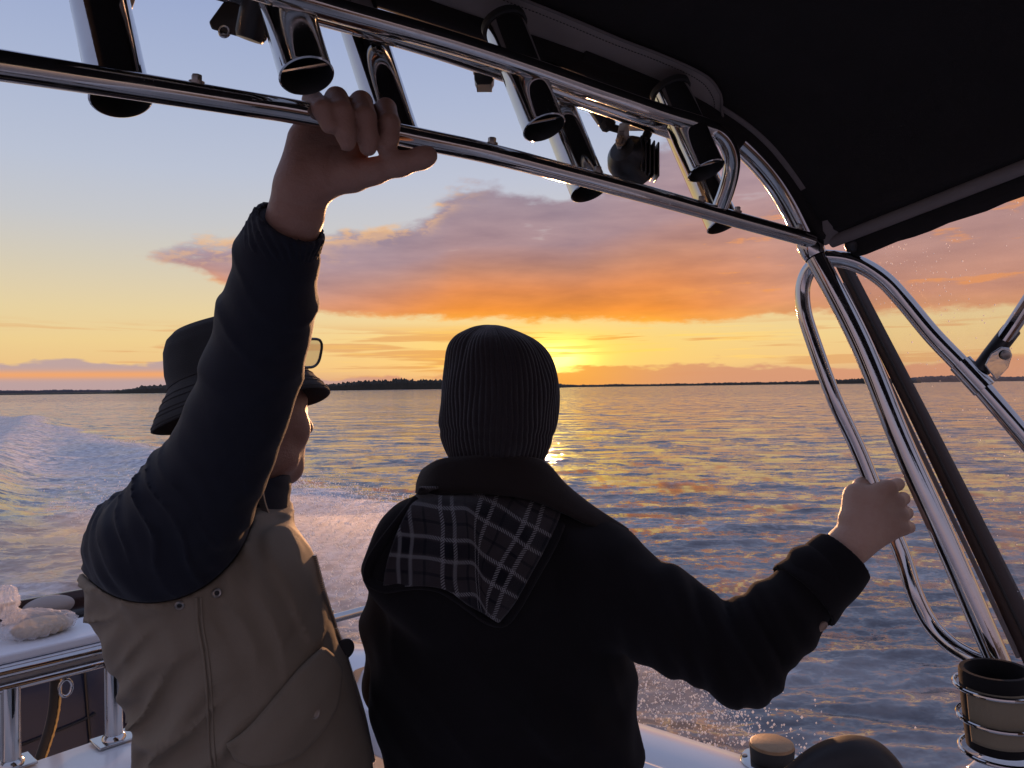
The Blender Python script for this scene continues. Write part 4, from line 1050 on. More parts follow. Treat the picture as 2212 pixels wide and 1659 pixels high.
def nets(D, lo, h, smooth=1):
    ins = D < 0; c = np.zeros(tuple(np.array(D.shape) - 1), np.int8)
    cs = [(i, j, k) for i in (0, 1) for j in (0, 1) for k in (0, 1)]
    sl = lambda o: tuple(slice(q, q + D.shape[a] - 1) for a, q in enumerate(o))
    for o in cs: c += ins[sl(o)]
    cells = np.argwhere((c > 0) & (c < 8)); vid = np.full(c.shape, -1, np.int64); vid[tuple(cells.T)] = np.arange(len(cells))
    acc, cnt = np.zeros((len(cells), 3)), np.zeros(len(cells))
    val = {o: D[tuple((cells + o).T)].astype(float) for o in cs}
    for o in cs:
        for a in range(3):
            if o[a] == 0:
                q = list(o); q[a] = 1; q = tuple(q); m = (val[o] < 0) != (val[q] < 0)
                t = val[o][m] / (val[o][m] - val[q][m]); pt = np.tile(np.array(o, float), (m.sum(), 1)); pt[:, a] += t
                acc[m] += pt; cnt[m] += 1
    v = lo + (cells + acc / cnt[:, None]) * h; F = []
    for a in range(3):
        b, e = (a + 1) % 3, (a + 2) % 3
        s0 = [slice(None)] * 3; s1 = [slice(None)] * 3; s0[a] = slice(0, -1); s1[a] = slice(1, None)
        ch = ins[tuple(s0)] != ins[tuple(s1)]; g = np.argwhere(ch)
        ok = (g[:, b] > 0) & (g[:, e] > 0) & (g[:, b] < D.shape[b] - 1) & (g[:, e] < D.shape[e] - 1); g = g[ok]
        def at(db, de):
            q = g.copy(); q[:, b] -= db; q[:, e] -= de; return vid[tuple(q.T)]
        quad = np.stack([at(0, 0), at(1, 0), at(1, 1), at(0, 1)], 1)
        flip = ~ins[tuple(g.T)]; quad[flip] = quad[flip][:, ::-1]; F.append(quad)
    F = np.vstack(F); F = F[(F >= 0).all(1)]
    for _ in range(smooth):
        s, w = np.zeros_like(v), np.zeros(len(v))
        for i in range(4):
            x, y = F[:, i], F[:, (i + 1) % 4]
            for k in range(3): s[:, k] += np.bincount(x, v[y, k], len(v)) + np.bincount(y, v[x, k], len(v))
            w += np.bincount(x, minlength=len(v)) + np.bincount(y, minlength=len(v))
        v = v * .5 + s / np.maximum(w, 1)[:, None] * .5
    return v, F
def solid_obj(name, S, h, mat, parent, slack=.03, smooth=1, lo=None, hi=None):
    v, f = S.mesh(h, slack, lo, hi, smooth); return mesh_obj(name, v, f.tolist(), mat, parent)
def march(f, px, py, d0=.5, d1=2.2, n=400):
    """where the ray through a photo pixel first meets a solid"""
    ds = np.linspace(d0, d1, n); pts = np.outer(ds, P(px, py, 1.0) - np.array([0, 0, CH])) + np.array([0, 0, CH]); v = f(pts); k = np.nonzero(v < 0)[0]
    if len(k) == 0: return P(px, py, (d0 + d1) / 2), False
    i = max(k[0], 1); t = v[i - 1] / (v[i - 1] - v[i]); return pts[i - 1] * (1 - t) + pts[i] * t, True
_TAB = {}
def vn3(p, s=1.0, seed=0):
    """smooth value noise in 3-D"""
    if seed not in _TAB: _TAB[seed] = np.random.default_rng(seed).random(4096).astype(np.float32)
    r = _TAB[seed]; q = p * s; i = np.floor(q).astype(np.int64); f = q - i; f = f * f * (3 - 2 * f)
    h = lambda a, b, c: r[((i[:, 0] + a) * 73856093 ^ (i[:, 1] + b) * 19349663 ^ (i[:, 2] + c) * 83492791) & 4095]
    o = 0
    for a in (0, 1):
        for b in (0, 1):
            for c in (0, 1):
                o = o + h(a, b, c) * (f[:, 0] if a else 1 - f[:, 0]) * (f[:, 1] if b else 1 - f[:, 1]) * (f[:, 2] if c else 1 - f[:, 2])
    return o - .5
def ridge(p, w, freq, seed, stretch=None):
    """folds of cloth: long crests running square to direction w"""
    w = np.asarray(w, float) / np.linalg.norm(w)
    s = p @ w + .018 * vn3(p, 14, seed) * 2 + .05 * vn3(p, 5, seed + 1)
    x = np.sin(2 * math.pi * freq * s); return np.sign(x) * np.abs(x) ** 1.2 * (.35 + 1.3 * (vn3(p, 7, seed + 2) + .5))
def crease(p, w, freq, seed):
    """narrow sharp folds square to direction w"""
    w = np.asarray(w, float) / np.linalg.norm(w)
    s = p @ w + .05 * vn3(p, 11, seed) + .10 * vn3(p, 4, seed + 1)
    return (1 - np.abs(np.sin(math.pi * freq * s))) ** 3 * np.clip(vn3(p, 8, seed + 2) * 2.2 + .5, 0, 1)
def basis(f, up=(0, 0, 1)):
    """rows: right, forward, up for a head facing f"""
    f = np.asarray(f, float) / np.linalg.norm(f); r = np.cross(f, up); r /= np.linalg.norm(r); return np.array([r, f, np.cross(r, f)])
# ------------------------------------------------------------------ people
M['khaki'] = fabric('khaki_jacket_cloth', (0.195, 0.153, 0.106), 800, .30, .9, .72, .12, .05, .3)
M['navy'] = fabric('navy_sleeve_cloth', (0.0045, 0.0058, 0.0132), 800, .32, .9, .72, .2, .05, .3)
M['blackwool'] = fabric('black_coat_cloth', (0.0105, 0.0090, 0.0098), 900, .3, .35, .95, .3, .06, .08)
M['hat'] = fabric('charcoal_hat_cotton', (0.022, 0.021, 0.021), 700, .5, .2, .9, .3, .1)
M['trouser'] = fabric('dark_trousers', (0.015, 0.016, 0.02))
M['hair'] = fabric('grey_hair', (0.03, 0.025, 0.022))
def head(S, c, fwd, s=1.0):
    """skull, brow, nose, cheeks, lips, jaw, ears on a body solid; c = centre of the skull"""
    R = basis(fwd); q = lambda x, y, z: np.asarray(c) + (R.T @ np.array([x, y, z])) * s
    S.ell(q(0, 0, .02), np.array([.074, .094, .092]) * s, .03, R)
    S.ell(q(0, .035, -.035), np.array([.058, .062, .078]) * s, .04, R)
    S.ell(q(0, .062, -.092), np.array([.034, .03, .026]) * s, .03, R)            # chin
    for k in (-1, 1):
        S.ell(q(k * .042, .060, -.022), np.array([.022, .022, .024]) * s, .02, R)  # cheek
        S.ell(q(k * .052, .012, -.072), np.array([.018, .035, .022]) * s, .03, R)  # jaw angle
        S.cone(q(k * .012, .088, .026), q(k * .04, .078, .028), .008 * s, .007 * s, .016)   # brow
        S.ell(q(k * .078, -.008, -.006), np.array([.009, .020, .032]) * s, .008, R)  # ear
        S.ell(q(k * .030, .082, .008), np.array([.013, .010, .010]) * s, .004, R)   # eyeball
    S.cone(q(0, .092, .016), q(0, .112, -.024), .009 * s, .0135 * s, .012)          # nose
    for k in (-1, 1): S.ell(q(k * .011, .100, -.027), np.array([.009, .010, .008]) * s, .006, R)
    S.cone(q(-.018, .088, -.054), q(.018, .088, -.054), .006 * s, .006 * s, .006)
    S.cone(q(-.016, .087, -.064), q(.016, .087, -.064), .007 * s, .007 * s, .006)
    return q

def build_man_left():
    base = P(540, 1700, 1.25); base[2] = .305
    r = empty('person', base, 'man in khaki and navy jacket and bucket hat gripping the rack tube overhead', 'person', 'people on board')
    # ---- body with raised right hand
    S = Solid()
    hc = P(538, 905, 1.33); fwd = np.array([.62, .78, .04]); fwd /= np.linalg.norm(fwd)
    head(S, hc, fwd, 1.04)
    neck = P(470, 1120, 1.30)
    S.cone(P(522, 1000, 1.33), neck, .056, .066, .04)
    S.cone(P(440, 1180, 1.26), P(480, 1380, 1.25), .09, .09, .08)
    sh = P(365, 1165, 1.12); elb = P(515, 838, 1.03); wr = P(640, 462, .905)
    S.cone(P(440, 1180, 1.26), sh, .07, .055, .05); S.cone(sh, elb, .05, .040, .03); S.cone(elb, P(560, 700, .985), .040, .038, .03); S.cone(P(560, 700, .985), wr, .037, .0285, .03)
    # palm: metacarpals from the carpus to the knuckles behind the tube
    ca, cb = P(642, 420, .90), P(676, 420, .893)
    kn = PP((676, 248, .902), (722, 236, .906), (776, 244, .909), (828, 262, .912))            # little .. index knuckles
    for k, q in enumerate(kn):
        cc = ca + (cb - ca) * (k / 3) + (P(640, 360, .895) - ca) * .25
        S.cone(cc, q, .0185, .0130, .016)
    S.cone(wr, P(650, 405, .897), .0275, .0245, .02); S.cone(P(640, 395, .897), P(652, 300, .898), .017, .014, .02)
    # fingers over the tube, tips down on the near side
    ty = lambda x: float(np.interp(x, [p[0] for p in T1P], [p[1] for p in T1P])); td = lambda x: float(t1_depth(x))
    fing = [(kn[0], [(676, -32, .012, .0115), (698, -16, -.020, .0112), (712, 12, -.0235, .0102)]),
            (kn[1], [(727, -47, .008, .0128), (738, -20, -.0232, .0126), (746, 18, -.0248, .0118), (749, 42, -.023, .0100)]),
            (kn[2], [(780, -50, .008, .0132), (788, -20, -.0238, .0130), (794, 20, -.0255, .0121), (795, 42, -.024, .0102)]),
            (kn[3], [(833, -48, .008, .0126), (841, -18, -.0235, .0124), (840, 14, -.0250, .0115), (829, 32, -.023, .0098)])]
    for q, seq in fing:
        pts = [(q, .0130)] + [(P(x, ty(x) + dy, td(x) + dd), rr) for x, dy, dd, rr in seq]; S.chain(pts, .003)
    # thumb leaves the side of the palm and lies along under the tube
    S.chain([(P(690, 398, .892), .019), (P(764, 380, .884), .0165), (P(808, 370, .880), .0136), (P(866, 355, .878), .0120), (P(912, 341, .880), .0114), (P(926, 336, .880), .0100)], .010)
    S.cone(P(705, 380, .892), P(768, 345, .897), .017, .013, .014)
    lines = [spline(PP(*q), 40) for q in (((716, 398, .868), (706, 362, .866), (716, 330, .868), (748, 308, .872)), ((655, 345, .872), (700, 318, .872), (760, 306, .874)), ((606, 432, .868), (650, 446, .866), (690, 436, .868)), ((604, 450, .870), (648, 462, .868), (690, 452, .870)), ((800, 352, .86), (806, 378, .86)), ((864, 336, .862), (868, 364, .862)))]
    def post(p, d):
        o = d.copy(); near = np.abs(d) < .008
        if near.any():
            pp = p[near]; sx = (pp - np.array([0, 0, CH])) @ CR; pq = np.stack([sx[:, 0] / -sx[:, 2], sx[:, 1] / -sx[:, 2]], 1) * FPX; g = 0
            front = sx[:, 2] > -.895
            for L in lines:
                c = (L - np.array([0, 0, CH])) @ CR; cq = np.stack([c[:, 0] / -c[:, 2], c[:, 1] / -c[:, 2]], 1) * FPX
                m = ((pq[:, None, :] - cq[None]) ** 2).sum(2).min(1); g = g + np.exp(-m / 3.6 ** 2)
            o[near] = d[near] + np.minimum(g, 1) * .0016 * front
        return o
    S.post = post
    solid_obj('body', S, .0030, M['skin'], r)
    # nails on the finger tips are hidden; creases come from the skin relief
    # ---- jacket
    tx = P(480, 1400, 1.0) - np.array([0, 0, CH])
    def jacket(grow=0.0):
        J = Solid()
        tor = [(415, 1240, .155), (458, 1300, .162), (497, 1400, .162), (537, 1530, .166), (565, 1660, .172), (583, 1800, .174)]
        for (x0, y0, r0), (x1, y1, r1) in zip(tor, tor[1:]): J.cone(P(x0, y0, 1.25), P(x1, y1, 1.25), r0, r1, .012, (tx, .80))
        J.ell(P(322, 1170, 1.15), (.086, .085, .080), .02); J.ell(P(440, 1170, 1.36), (.12, .12, .09), .04)
        J.ell(P(596, 1280, 1.20), (.05, .10, .09), .04)
        J.cone(P(500, 1120, 1.29), P(545, 1075, 1.31), .085, .072, .05)
        J.cone(P(355, 1180, 1.10), P(425, 1075, 1.078), .090, .079, .03); J.chain([(P(425, 1075, 1.078), .081), (P(470, 1000, 1.06), .0695), (P(514, 900, 1.035), .0635), (P(546, 800, 1.01), .0610), (P(571, 700, .985), .0575), (P(588, 640, .962), .0530), (P(598, 560, .935), .0480), (P(616, 505, .92), .040)], .008)
        return J
    J = jacket()
    arm0, arm1 = P(350, 1175, 1.10), P(612, 515, .922)
    armd = (arm1 - arm0) / np.linalg.norm(arm1 - arm0)
    cut_n = armd
    acen = P(358, 1098, 1.04)
    vdir = acen - np.array([0, 0, CH]); vdir /= np.linalg.norm(vdir)
    def region(p):
        """negative inside the navy sleeve and yoke: a big ball at the armhole plus all above"""
        q = p - acen; q = q - np.outer(q @ vdir, vdir) * (1 - 1e-3); sc_ = 1.0 / (1 + ((p - acen) @ vdir) / 1.05)[:, None]; q = q * sc_
        e = np.sqrt((q @ (CR @ np.array([1., 0, 0]))) ** 2 / .104 ** 2 + (q @ (CR @ np.array([0, 1., 0]))) ** 2 / .121 ** 2 + (q @ vdir) ** 2 / .6 ** 2)
        ball = (e - 1) * .105
        along = .085 - (p - arm0) @ armd
        line = (p - P(185, 1168, 1.15)) @ (CR @ np.array([.42, -.90, 0]))          # yoke on the back
        back = np.maximum(line, (p - P(330, 1300, 1.1)) @ (CR @ np.array([1., 0, 0])))
        return np.minimum(np.minimum(ball, along), back)
    tens = CR @ np.array([.70, -.72, 0]); tens2 = CR @ np.array([.92, .35, 0])
    def folds(p, d):
        near = np.abs(d) < .016
        o = d.copy()
        if near.any():
            pp = p[near]; s = (pp - arm0) @ armd
            low = 1 / (1 + np.exp((s + .10) * 40))
            dep = (pp - np.array([0, 0, CH])) @ (CR @ np.array([0, 0, -1.])); wf = np.clip((1.20 - dep) / .09, .12, 1); lf = wf * low * np.clip(1.15 - ((pp - P(440, 1450, 1.1)) @ (CR @ np.array([1., 0, 0]))) / .10, .35, 1.3); f = ridge(pp, tens, 15, 50) * .0065 * lf + ridge(pp, tens, 31, 60) * .0018 * lf
            up = 1 - low
            f += ridge(pp, tens2, 26, 70) * .0026 * up * np.exp(-((s - .04) / .13) ** 2) + ridge(pp, armd + tens2 * .9, 11, 80) * .0008 * up * np.exp(-((s - .30) / .16) ** 2) + ridge(pp, armd - tens2 * .7, 17, 85) * .0006 * up
            f += vn3(pp, 30, 90) * .002 + crease(pp, tens2, 28, 71) * .0100 * up * np.exp(-((s - .05) / .12) ** 2) + crease(pp, armd * .5 + tens2, 13, 73) * .0040 * up * np.exp(-((s - .34) / .16) ** 2) + crease(pp, tens, 15, 75) * .0130 * lf
            o[near] = d[near] - f
        return o
    wrist_n = (P(640, 445, .90) - P(600, 545, .93)); wrist_n /= np.linalg.norm(wrist_n); wc = P(622, 492, .913)
    def post_s(p, d):
        d = folds(p, d); rg = region(p); d = d - .0012
        hem = (p - wc) @ wrist_n
        return np.maximum(np.maximum(d, rg), hem - .004)
    def post_t(p, d):
        d = folds(p, d); rg = region(p)
        d = d + .0035 * np.exp(-(rg / .005) ** 2)
        return np.maximum(np.maximum(d, -rg + .0005), np.maximum((p - P(520, 1060, 1.3)) @ (CR @ np.array([.35, .93, 0])), (CH - .92) - p[:, 2]))
    A = jacket(); A.post = post_s; sl = solid_obj('sleeve', A, .0042, M['navy'], r)
    A2 = jacket(); A2.post = post_t; solid_obj('jacket', A2, .0048, M['khaki'], r)
    # elastic cuff
    C = Solid().cone(P(600, 548, .931), P(621, 495, .914), .0475, .0440, .01)
    def pc(p, d):
        q = p - P(610, 520, .92); ang = np.arctan2(q @ np.cross(wrist_n, [0, 0, 1.]), q @ (CR @ np.array([1., .3, 0]))); ang = np.arctan2(q @ (CR @ np.array([0, 0, 1.])), q @ (CR @ np.array([.93, .36, 0])))
        d = d - .0016 * np.sin(ang * 26) - .002 * vn3(p, 60, 3)
        s = (p - P(621, 495, .914)) @ wrist_n
        return np.maximum(np.maximum(d, -(d + .006)), np.maximum(s - .010, -.036 - s))
    C.post = pc; solid_obj('elastic_cuff', C, .0028, M['navy'], r)
    # collar with zip
    col = Solid().cone(P(515, 1115, 1.30), P(535, 1050, 1.32), .084, .072, .02)
    ctop = CR @ np.array([-.25, .97, 0])
    def pcol(p, d):
        d = d - .003 * vn3(p, 25, 5); s = (p - P(540, 1042, 1.32)) @ ctop
        return np.maximum(np.maximum(d, -(d + .007)), np.maximum(s, -.105 - s))
    col.post = pcol; solid_obj('collar', col, .0035, M['navy'], r)
    mb = MB()
    zp = PP((562, 1062, 1.235), (568, 1090, 1.235), (580, 1120, 1.235), (592, 1150, 1.25))
    zs = spline(zp, 30)
    for q in zs[::1]: mb.add(*box(q, CR @ np.array([1., 0, 0]), CR @ np.array([0, 1., 0]), CR @ np.array([0, 0, 1.]), .010, .0022, .006))
    o = mb.build('collar_zip', M['bolt'], r)
    # ---- details on the jacket, laid on its surface
    f_all = jacket()
    ff = lambda p: folds(p, f_all.ev(p))
    nrm = lambda q: (lambda g: g / np.linalg.norm(g))(np.array([f_all.ev((q + e)[None])[0] - f_all.ev((q - e)[None])[0] for e in np.eye(3) * .004]))
    def lay(pts, off, n):
        sp = spline([(x, y, 0) for x, y in pts], n); out = []
        for x, y, _ in sp:
            q, ok = march(ff, x, y, .95, 1.4, 150)
            if ok: out.append(q + nrm(q) * off)
        return np.array(out)
    def seam(name, pts, rad, n=50, off=.0004, mat='khaki'):
        MB().add(*sweep(lay(pts, off, n), rad, 8)).build(name, M[mat], r)
    seam('side_seam', [(424, 1290), (428, 1350), (440, 1420), (447, 1500), (452, 1600), (458, 1690)], .0022)
    seam('side_seam', [(434, 1290), (438, 1350), (450, 1420), (457, 1500), (462, 1600), (468, 1690)], .0016)
    for (x, y) in ((388, 1307), (468, 1281)):
        q, _ = march(ff, x, y); nn = nrm(q)
        o = MB().add(*lathe(q, nn, [(.0062, -.001), (.0068, .0012), (.0055, .0028), (.0035, .0022), (.0030, -.001)], 20)).build('eyelet', M['bolt'], r)
        MB().add(*lathe(q, nn, [(.0034, .0009), (0, .0009)], 16)).build('eyelet_hole', M['rubber'], o)
    # pocket flap: edge list top and bottom
    topc = [(492, 1608), (540, 1570), (600, 1500), (650, 1440), (690, 1402)]; botc = [(515, 1634), (560, 1648), (640, 1628), (712, 1540), (728, 1450)]
    ts, bs = spline([(*q, 0) for q in topc], 26), spline([(*q, 0) for q in botc], 26); rows = []
    K = 14
    for k in range(K):
        t = k / (K - 1)
        for a, b in zip(ts, bs):
            x, y = (a * (1 - t) + b * t)[:2]; q, ok = march(ff, min(x, 735), y, .95, 1.4, 150)
            rows.append(q + nrm(q) * (.0035 + .004 * math.sin(math.pi * t) + (.003 if 0 < k else 0)))
    o = mesh_obj('pocket_flap', rows, grid_faces(K, 26), M['khaki'], r); solid(o, .004, -1)
    seam('flap_stitching', [(522, 1622), (562, 1636), (634, 1617), (702, 1535), (718, 1455)], .0010, 60, .0095)
    seam('pocket_seam', [(492, 1608), (540, 1570), (600, 1500), (650, 1440), (690, 1402)], .0022, 40, .004)
    q, _ = march(ff, 668, 1540); nn = nrm(q); q = q + nn * .008
    MB().add(*lathe(q, nn, [(.0098, 0), (.0098, .003), (.0080, .0052), (.0062, .0046), (.005, .0056), (0, .006)], 26)).build('snap_button', M['bolt'], r)
    # ---- front zip edge: row of teeth along the far right contour
    zt = [(640, 1200), (678, 1275), (706, 1350), (722, 1400), (742, 1470), (766, 1545), (790, 1640)]; mb = MB()
    def edge_pt(x, y):
        for xx in np.arange(x + 70, x - 120, -2.0):
            q, ok = march(ff, xx, y, .9, 1.6, 140)
            if ok: return q
        return P(x, y, 1.2)
    ep = spline([edge_pt(x, y) for x, y in zt], 110)
    for q in ep: mb.add(*box(q + np.array([.001, -.004, 0]), CR @ np.array([1., 0, 0]), CR @ np.array([0, 1., 0]), CR @ np.array([0, 0, 1.]), .008, .0026, .008))
    mb.build('front_zip', M['bolt'], r)
    o = MB().add(*lathe(edge_pt(722, 1402) + np.array([.004, .0, 0]), CR @ np.array([.6, 0, .8]), [(0, -.003), (.015, -.003), (.017, 0), (.015, .003), (0, .004)], 24)).build('hem_toggle', M['rubber'], r)
    # ---- hat: lathe with soft irregularity, tilted
    hx = P(514, 836, 1.335); ax = CR @ np.array([-.27, .955, -.10]); prof = [(.150, -.046), (.1465, -.036), (.128, -.008), (.113, .012), (.1095, .018), (.1085, .024), (.108, .045), (.103, .080), (.096, .098), (.085, .108), (.060, .115), (.03, .118), (0.002, .119)]
    seg = 72; rr = np.array(prof); pr2 = []
    for a, b in zip(rr, rr[1:]):
        for t in np.linspace(0, 1, 5)[:-1]: pr2.append(a + (b - a) * t)
    pr2.append(rr[-1]); xd = CR @ np.array([.97, .22, 0.0])
    v, f = lathe(hx, ax, pr2, seg, xd)
    ih = np.repeat([p[1] for p in pr2], seg); rad = v - hx - np.outer(ih, ax / np.linalg.norm(ax)); wob = vn3(v, 12, 3) * .10 + vn3(v, 30, 5) * .03 
    v = v + rad * wob[:, None] * .8 + np.outer(vn3(v, 9, 8) * .014 * (ih < .02), ax)
    o = mesh_obj('bucket_hat', v, f, M['hat'], r); solid(o, .003, -1); hatv = v
    for h_, rd in ((-.040, .149), (-.030, .1425), (-.020, .136), (-.010, .129), (.004, .1195), (.020, .110)):
        th = np.linspace(0, 2 * math.pi, 91); x = xd; a_ = ax / np.linalg.norm(ax); x = x - a_ * (x @ a_); x /= np.linalg.norm(x); y = np.cross(a_, x)
        k = int(np.argmin([abs(p[1] - h_) for p in pr2])); ring = hatv[k * seg:(k + 1) * seg]; ring = np.vstack([ring, ring[:1]])
        MB().add(*sweep(ring, .0013, 6, caps=False)).build('brim_stitching', M['hat'], o)
    # label tag on the crown, facing back-left
    a_ = ax / np.linalg.norm(ax); fc = P(367, 806, 1.305); lx = CR @ np.array([.60, .06, .80]); lx = CR @ np.array([.55, -.06, .83]); lx /= np.linalg.norm(lx); lz = CR @ np.array([.06, 1., 0]); ln = np.cross(lx, lz)
    if ln @ (CR @ np.array([-.6, 0, .8])) < 0: ln = -ln
    tg = MB().add(*box(fc, lx, ln, lz, .022, .003, .026)).build('hat_tag', M['rubber'], r); bevel(tg, .001)
    og = plain('tag_orange', (.65, .32, .06), .6); wb = plain('tag_pale_blue', (.45, .50, .58), .6)
    for dz, hh, ww, mt in ((.006, .006, .010, og), (.0, .0045, .015, wb), (-.006, .006, .010, og)):
        MB().add(*box(fc + lz * dz + ln * .0018, lx, ln, lz, ww, .001, hh)).build('tag_emblem', mt, tg)
    # hair under the hat
    # ---- trousers and shoes
    T = Solid(); hip = P(545, 1700, 1.25)
    for s in (-1, 1):
        f0 = np.array([hip[0] + .02, hip[1] + s * .11, .36]); T.cone(hip + np.array([0, s * .08, 0]), f0 + np.array([0, 0, .40]), .12, .085, .06); T.cone(f0 + np.array([0, 0, .40]), f0, .082, .065, .04)
    T.ell(hip, (.17, .19, .13), .06); solid_obj('trousers', T, .011, M['trouser'], r)
    for s in (-1, 1):
        f0 = np.array([hip[0] + .02, hip[1] + s * .11, .34]); K_ = Solid().cone(f0, f0 + np.array([.16, .03, -.012]), .042, .034, .02)
        K_.post = lambda p, d: np.maximum(d, .302 - p[:, 2]); solid_obj('shoe', K_, .008, M['rubber'], r)
    # left arm hangs on the far side
    L = Solid().chain([(P(480, 1190, 1.42), .08), (P(520, 1420, 1.50), .062), (P(640, 1600, 1.46), .05)], .04); solid_obj('far_sleeve', L, .007, M['navy'], r)
    # ---- sunglasses perched on the hat
    g = empty('sunglasses', P(660, 780, 1.27), 'sunglasses with pale lens pushed up on the front of the bucket hat', 'sunglasses')
    lc = P(624, 764, 1.235); e1 = CR @ np.array([.30, .05, -.95]); e2 = CR @ np.array([.18, .98, .0]); th = np.linspace(0, 2 * math.pi, 41); ok = []
    for a in th:
        ca, sa = math.cos(a), math.sin(a); k = 1 / (abs(ca) ** 3 + abs(sa) ** 3) ** (1 / 3); ok.append(lc + e1 * .030 * k * ca + e2 * .0245 * k * sa)
    lensm, t, b = new_mat('pale_amber_lens'); setc(t, b, 'Base Color', (.75, .55, .35)); setc(t, b, 'Alpha', .45); setc(t, b, 'Roughness', .05)
    for off in (0, .066):
        q = np.array(ok) + e1 * off
        fr = MB().add(*sweep(q, .0024, 8, caps=False)).build('lens_rim', M['plastic'], g); mesh_obj('lens', q[:-1], [tuple(range(40))], lensm, fr, smooth=False)
    MB().add(*sweep(spline([lc - e1 * .031 + e2 * .012, P(600, 745, 1.25), P(520, 770, 1.22)], 14), .0022, 8)).build('temple_arm', M['plastic'], g)
    MB().add(*sweep([lc + e1 * .031 + e2 * .012, lc + e1 * .037 + e2 * .012], .0022, 8)).build('bridge', M['plastic'], g)
build_man_left()

def build_man_centre():
    base = P(1095, 1700, 1.34); base[2] = .305
    r = empty('person', base, 'person in black hooded coat and ribbed beanie seen from behind holding the grab rail', 'person', 'people on board')
    S = Solid(); hc = P(1080, 875, 1.33); fwd = np.array([.10, 1.0, .02]); head(S, hc, fwd, 1.0)
    S.cone(P(1075, 950, 1.335), P(1072, 1110, 1.345), .055, .066, .04)
    S.cone(P(1075, 1220, 1.35), P(1085, 1380, 1.35), .09, .09, .08)
    sh, el, wr = P(1300, 1245, 1.30), P(1596, 1422, 1.19), P(1836, 1176, 1.226)
    S.cone(P(1075, 1220, 1.35), sh, .07, .055, .05); S.chain([(sh, .052), (el, .040), (P(1700, 1305, 1.205), .036), (wr, .0275)], .03)
    # right hand closed on the grab rail: back of the hand to the lens
    kn = PP((1921, 1053, 1.237), (1938, 1082, 1.236), (1947, 1112, 1.232), (1950, 1141, 1.226))     # index .. little knuckles
    cp = PP((1848, 1128, 1.228), (1860, 1142, 1.226), (1866, 1158, 1.224), (1868, 1174, 1.222))
    for a, b, ra in zip(cp, kn, (.0150, .0150, .0145, .0135)): S.cone(a, b, ra + .002, ra - .0030, .010)
    S.cone(wr, P(1862, 1150, 1.226), .0275, .0255, .025)
    tow = CR @ np.array([0, 0, 1.])
    for a, b in zip(cp, kn): S.cone(a * .6 + b * .4 + tow * .0115, b + tow * .0085, .0028, .0040, .006); S.ell(b + tow * .004, (.0095, .0105, .0095), .005)
    S.cone(P(1880, 1100, 1.238), P(1905, 1130, 1.232), .018, .018, .02)
    tips = [[(1944, 1046, 1.262, .0106), (1926, 1046, 1.298, .0095), (1893, 1052, 1.300, .0088), (1880, 1058, 1.286, .0078)], [(1956, 1077, 1.260, .0107), (1940, 1082, 1.298, .0098), (1905, 1086, 1.298, .009), (1894, 1090, 1.284, .008)],
            [(1963, 1108, 1.256, .0104), (1950, 1113, 1.292, .0095), (1918, 1118, 1.293, .0088), (1906, 1120, 1.280, .008)], [(1968, 1139, 1.250, .0098), (1958, 1142, 1.282, .0086), (1930, 1148, 1.284, .008), (1918, 1150, 1.272, .0072)]]
    for a, seq in zip(kn, tips): S.chain([(a, .0116)] + [(P(x - 5, y, d), rr) for x, y, d, rr in seq], .0025)
    S.chain([(P(1836, 1118, 1.232), .017), (P(1846, 1068, 1.252), .0145), (P(1862, 1050, 1.276), .0122), (P(1890, 1052, 1.296), .0105), (P(1908, 1070, 1.300), .0095)], .012)
    S.cone(P(1850, 1085, 1.244), P(1895, 1062, 1.238), .012, .011, .02)
    # left arm bent in front of him
    le, lw = P(850, 1475, 1.46), P(930, 1550, 1.62)
    S.chain([(P(900, 1220, 1.36), .052), (le, .04), (lw, .028)], .03); pm = P(975, 1560, 1.70); S.cone(lw, pm, .030, .028, .02)
    for k in range(4): S.chain([(pm + np.array([.0, -.01, .02 - .016 * k]), .011), (pm + np.array([.055, .035, .02 - .017 * k]), .0095), (pm + np.array([.075, .01, .018 - .017 * k]), .008)], .005)
    S.chain([(P(940, 1545, 1.64), .014), (P(970, 1520, 1.67), .011), (P(1000, 1518, 1.69), .009)], .01)
    solid_obj('body', S, .0031, M['skin2'], r)
    # ---- coat
    ty = np.array([0, 1.0, 0])
    def coat():
        J = Solid()
        J.cone(P(1085, 1270, 1.34), P(1085, 1480, 1.34), .208, .226, .012, (ty, 1.6)); J.cone(P(1085, 1480, 1.34), P(1114, 1720, 1.34), .226, .222, .012, (ty, 1.6))
        J.cone(P(945, 1195, 1.345), P(1272, 1240, 1.315), .083, .082, .05)
        J.cone(P(1285, 1245, 1.305), P(1450, 1345, 1.24), .088, .0785, .03); J.cone(P(1450, 1345, 1.24), P(1595, 1425, 1.19), .0785, .066, .01)
        J.cone(P(1600, 1425, 1.19), P(1680, 1340, 1.197), .064, .058, .02); J.cone(P(1680, 1340, 1.197), P(1765, 1252, 1.212), .058, .053, .01)
        J.cone(P(912, 1228, 1.36), P(872, 1360, 1.40), .088, .076, .03); J.chain([(P(872, 1360, 1.40), .076), (P(868, 1478, 1.45), .068), (P(905, 1540, 1.56), .056)], .01)
        J.ell(P(980, 1225, 1.235), (.135, .058, .105), .05); J.ell(P(905, 1195, 1.27), (.07, .06, .08), .05)
        return J
    J = coat(); armd = (el - sh) / np.linalg.norm(el - sh); fore = (wr - el) / np.linalg.norm(wr - el)
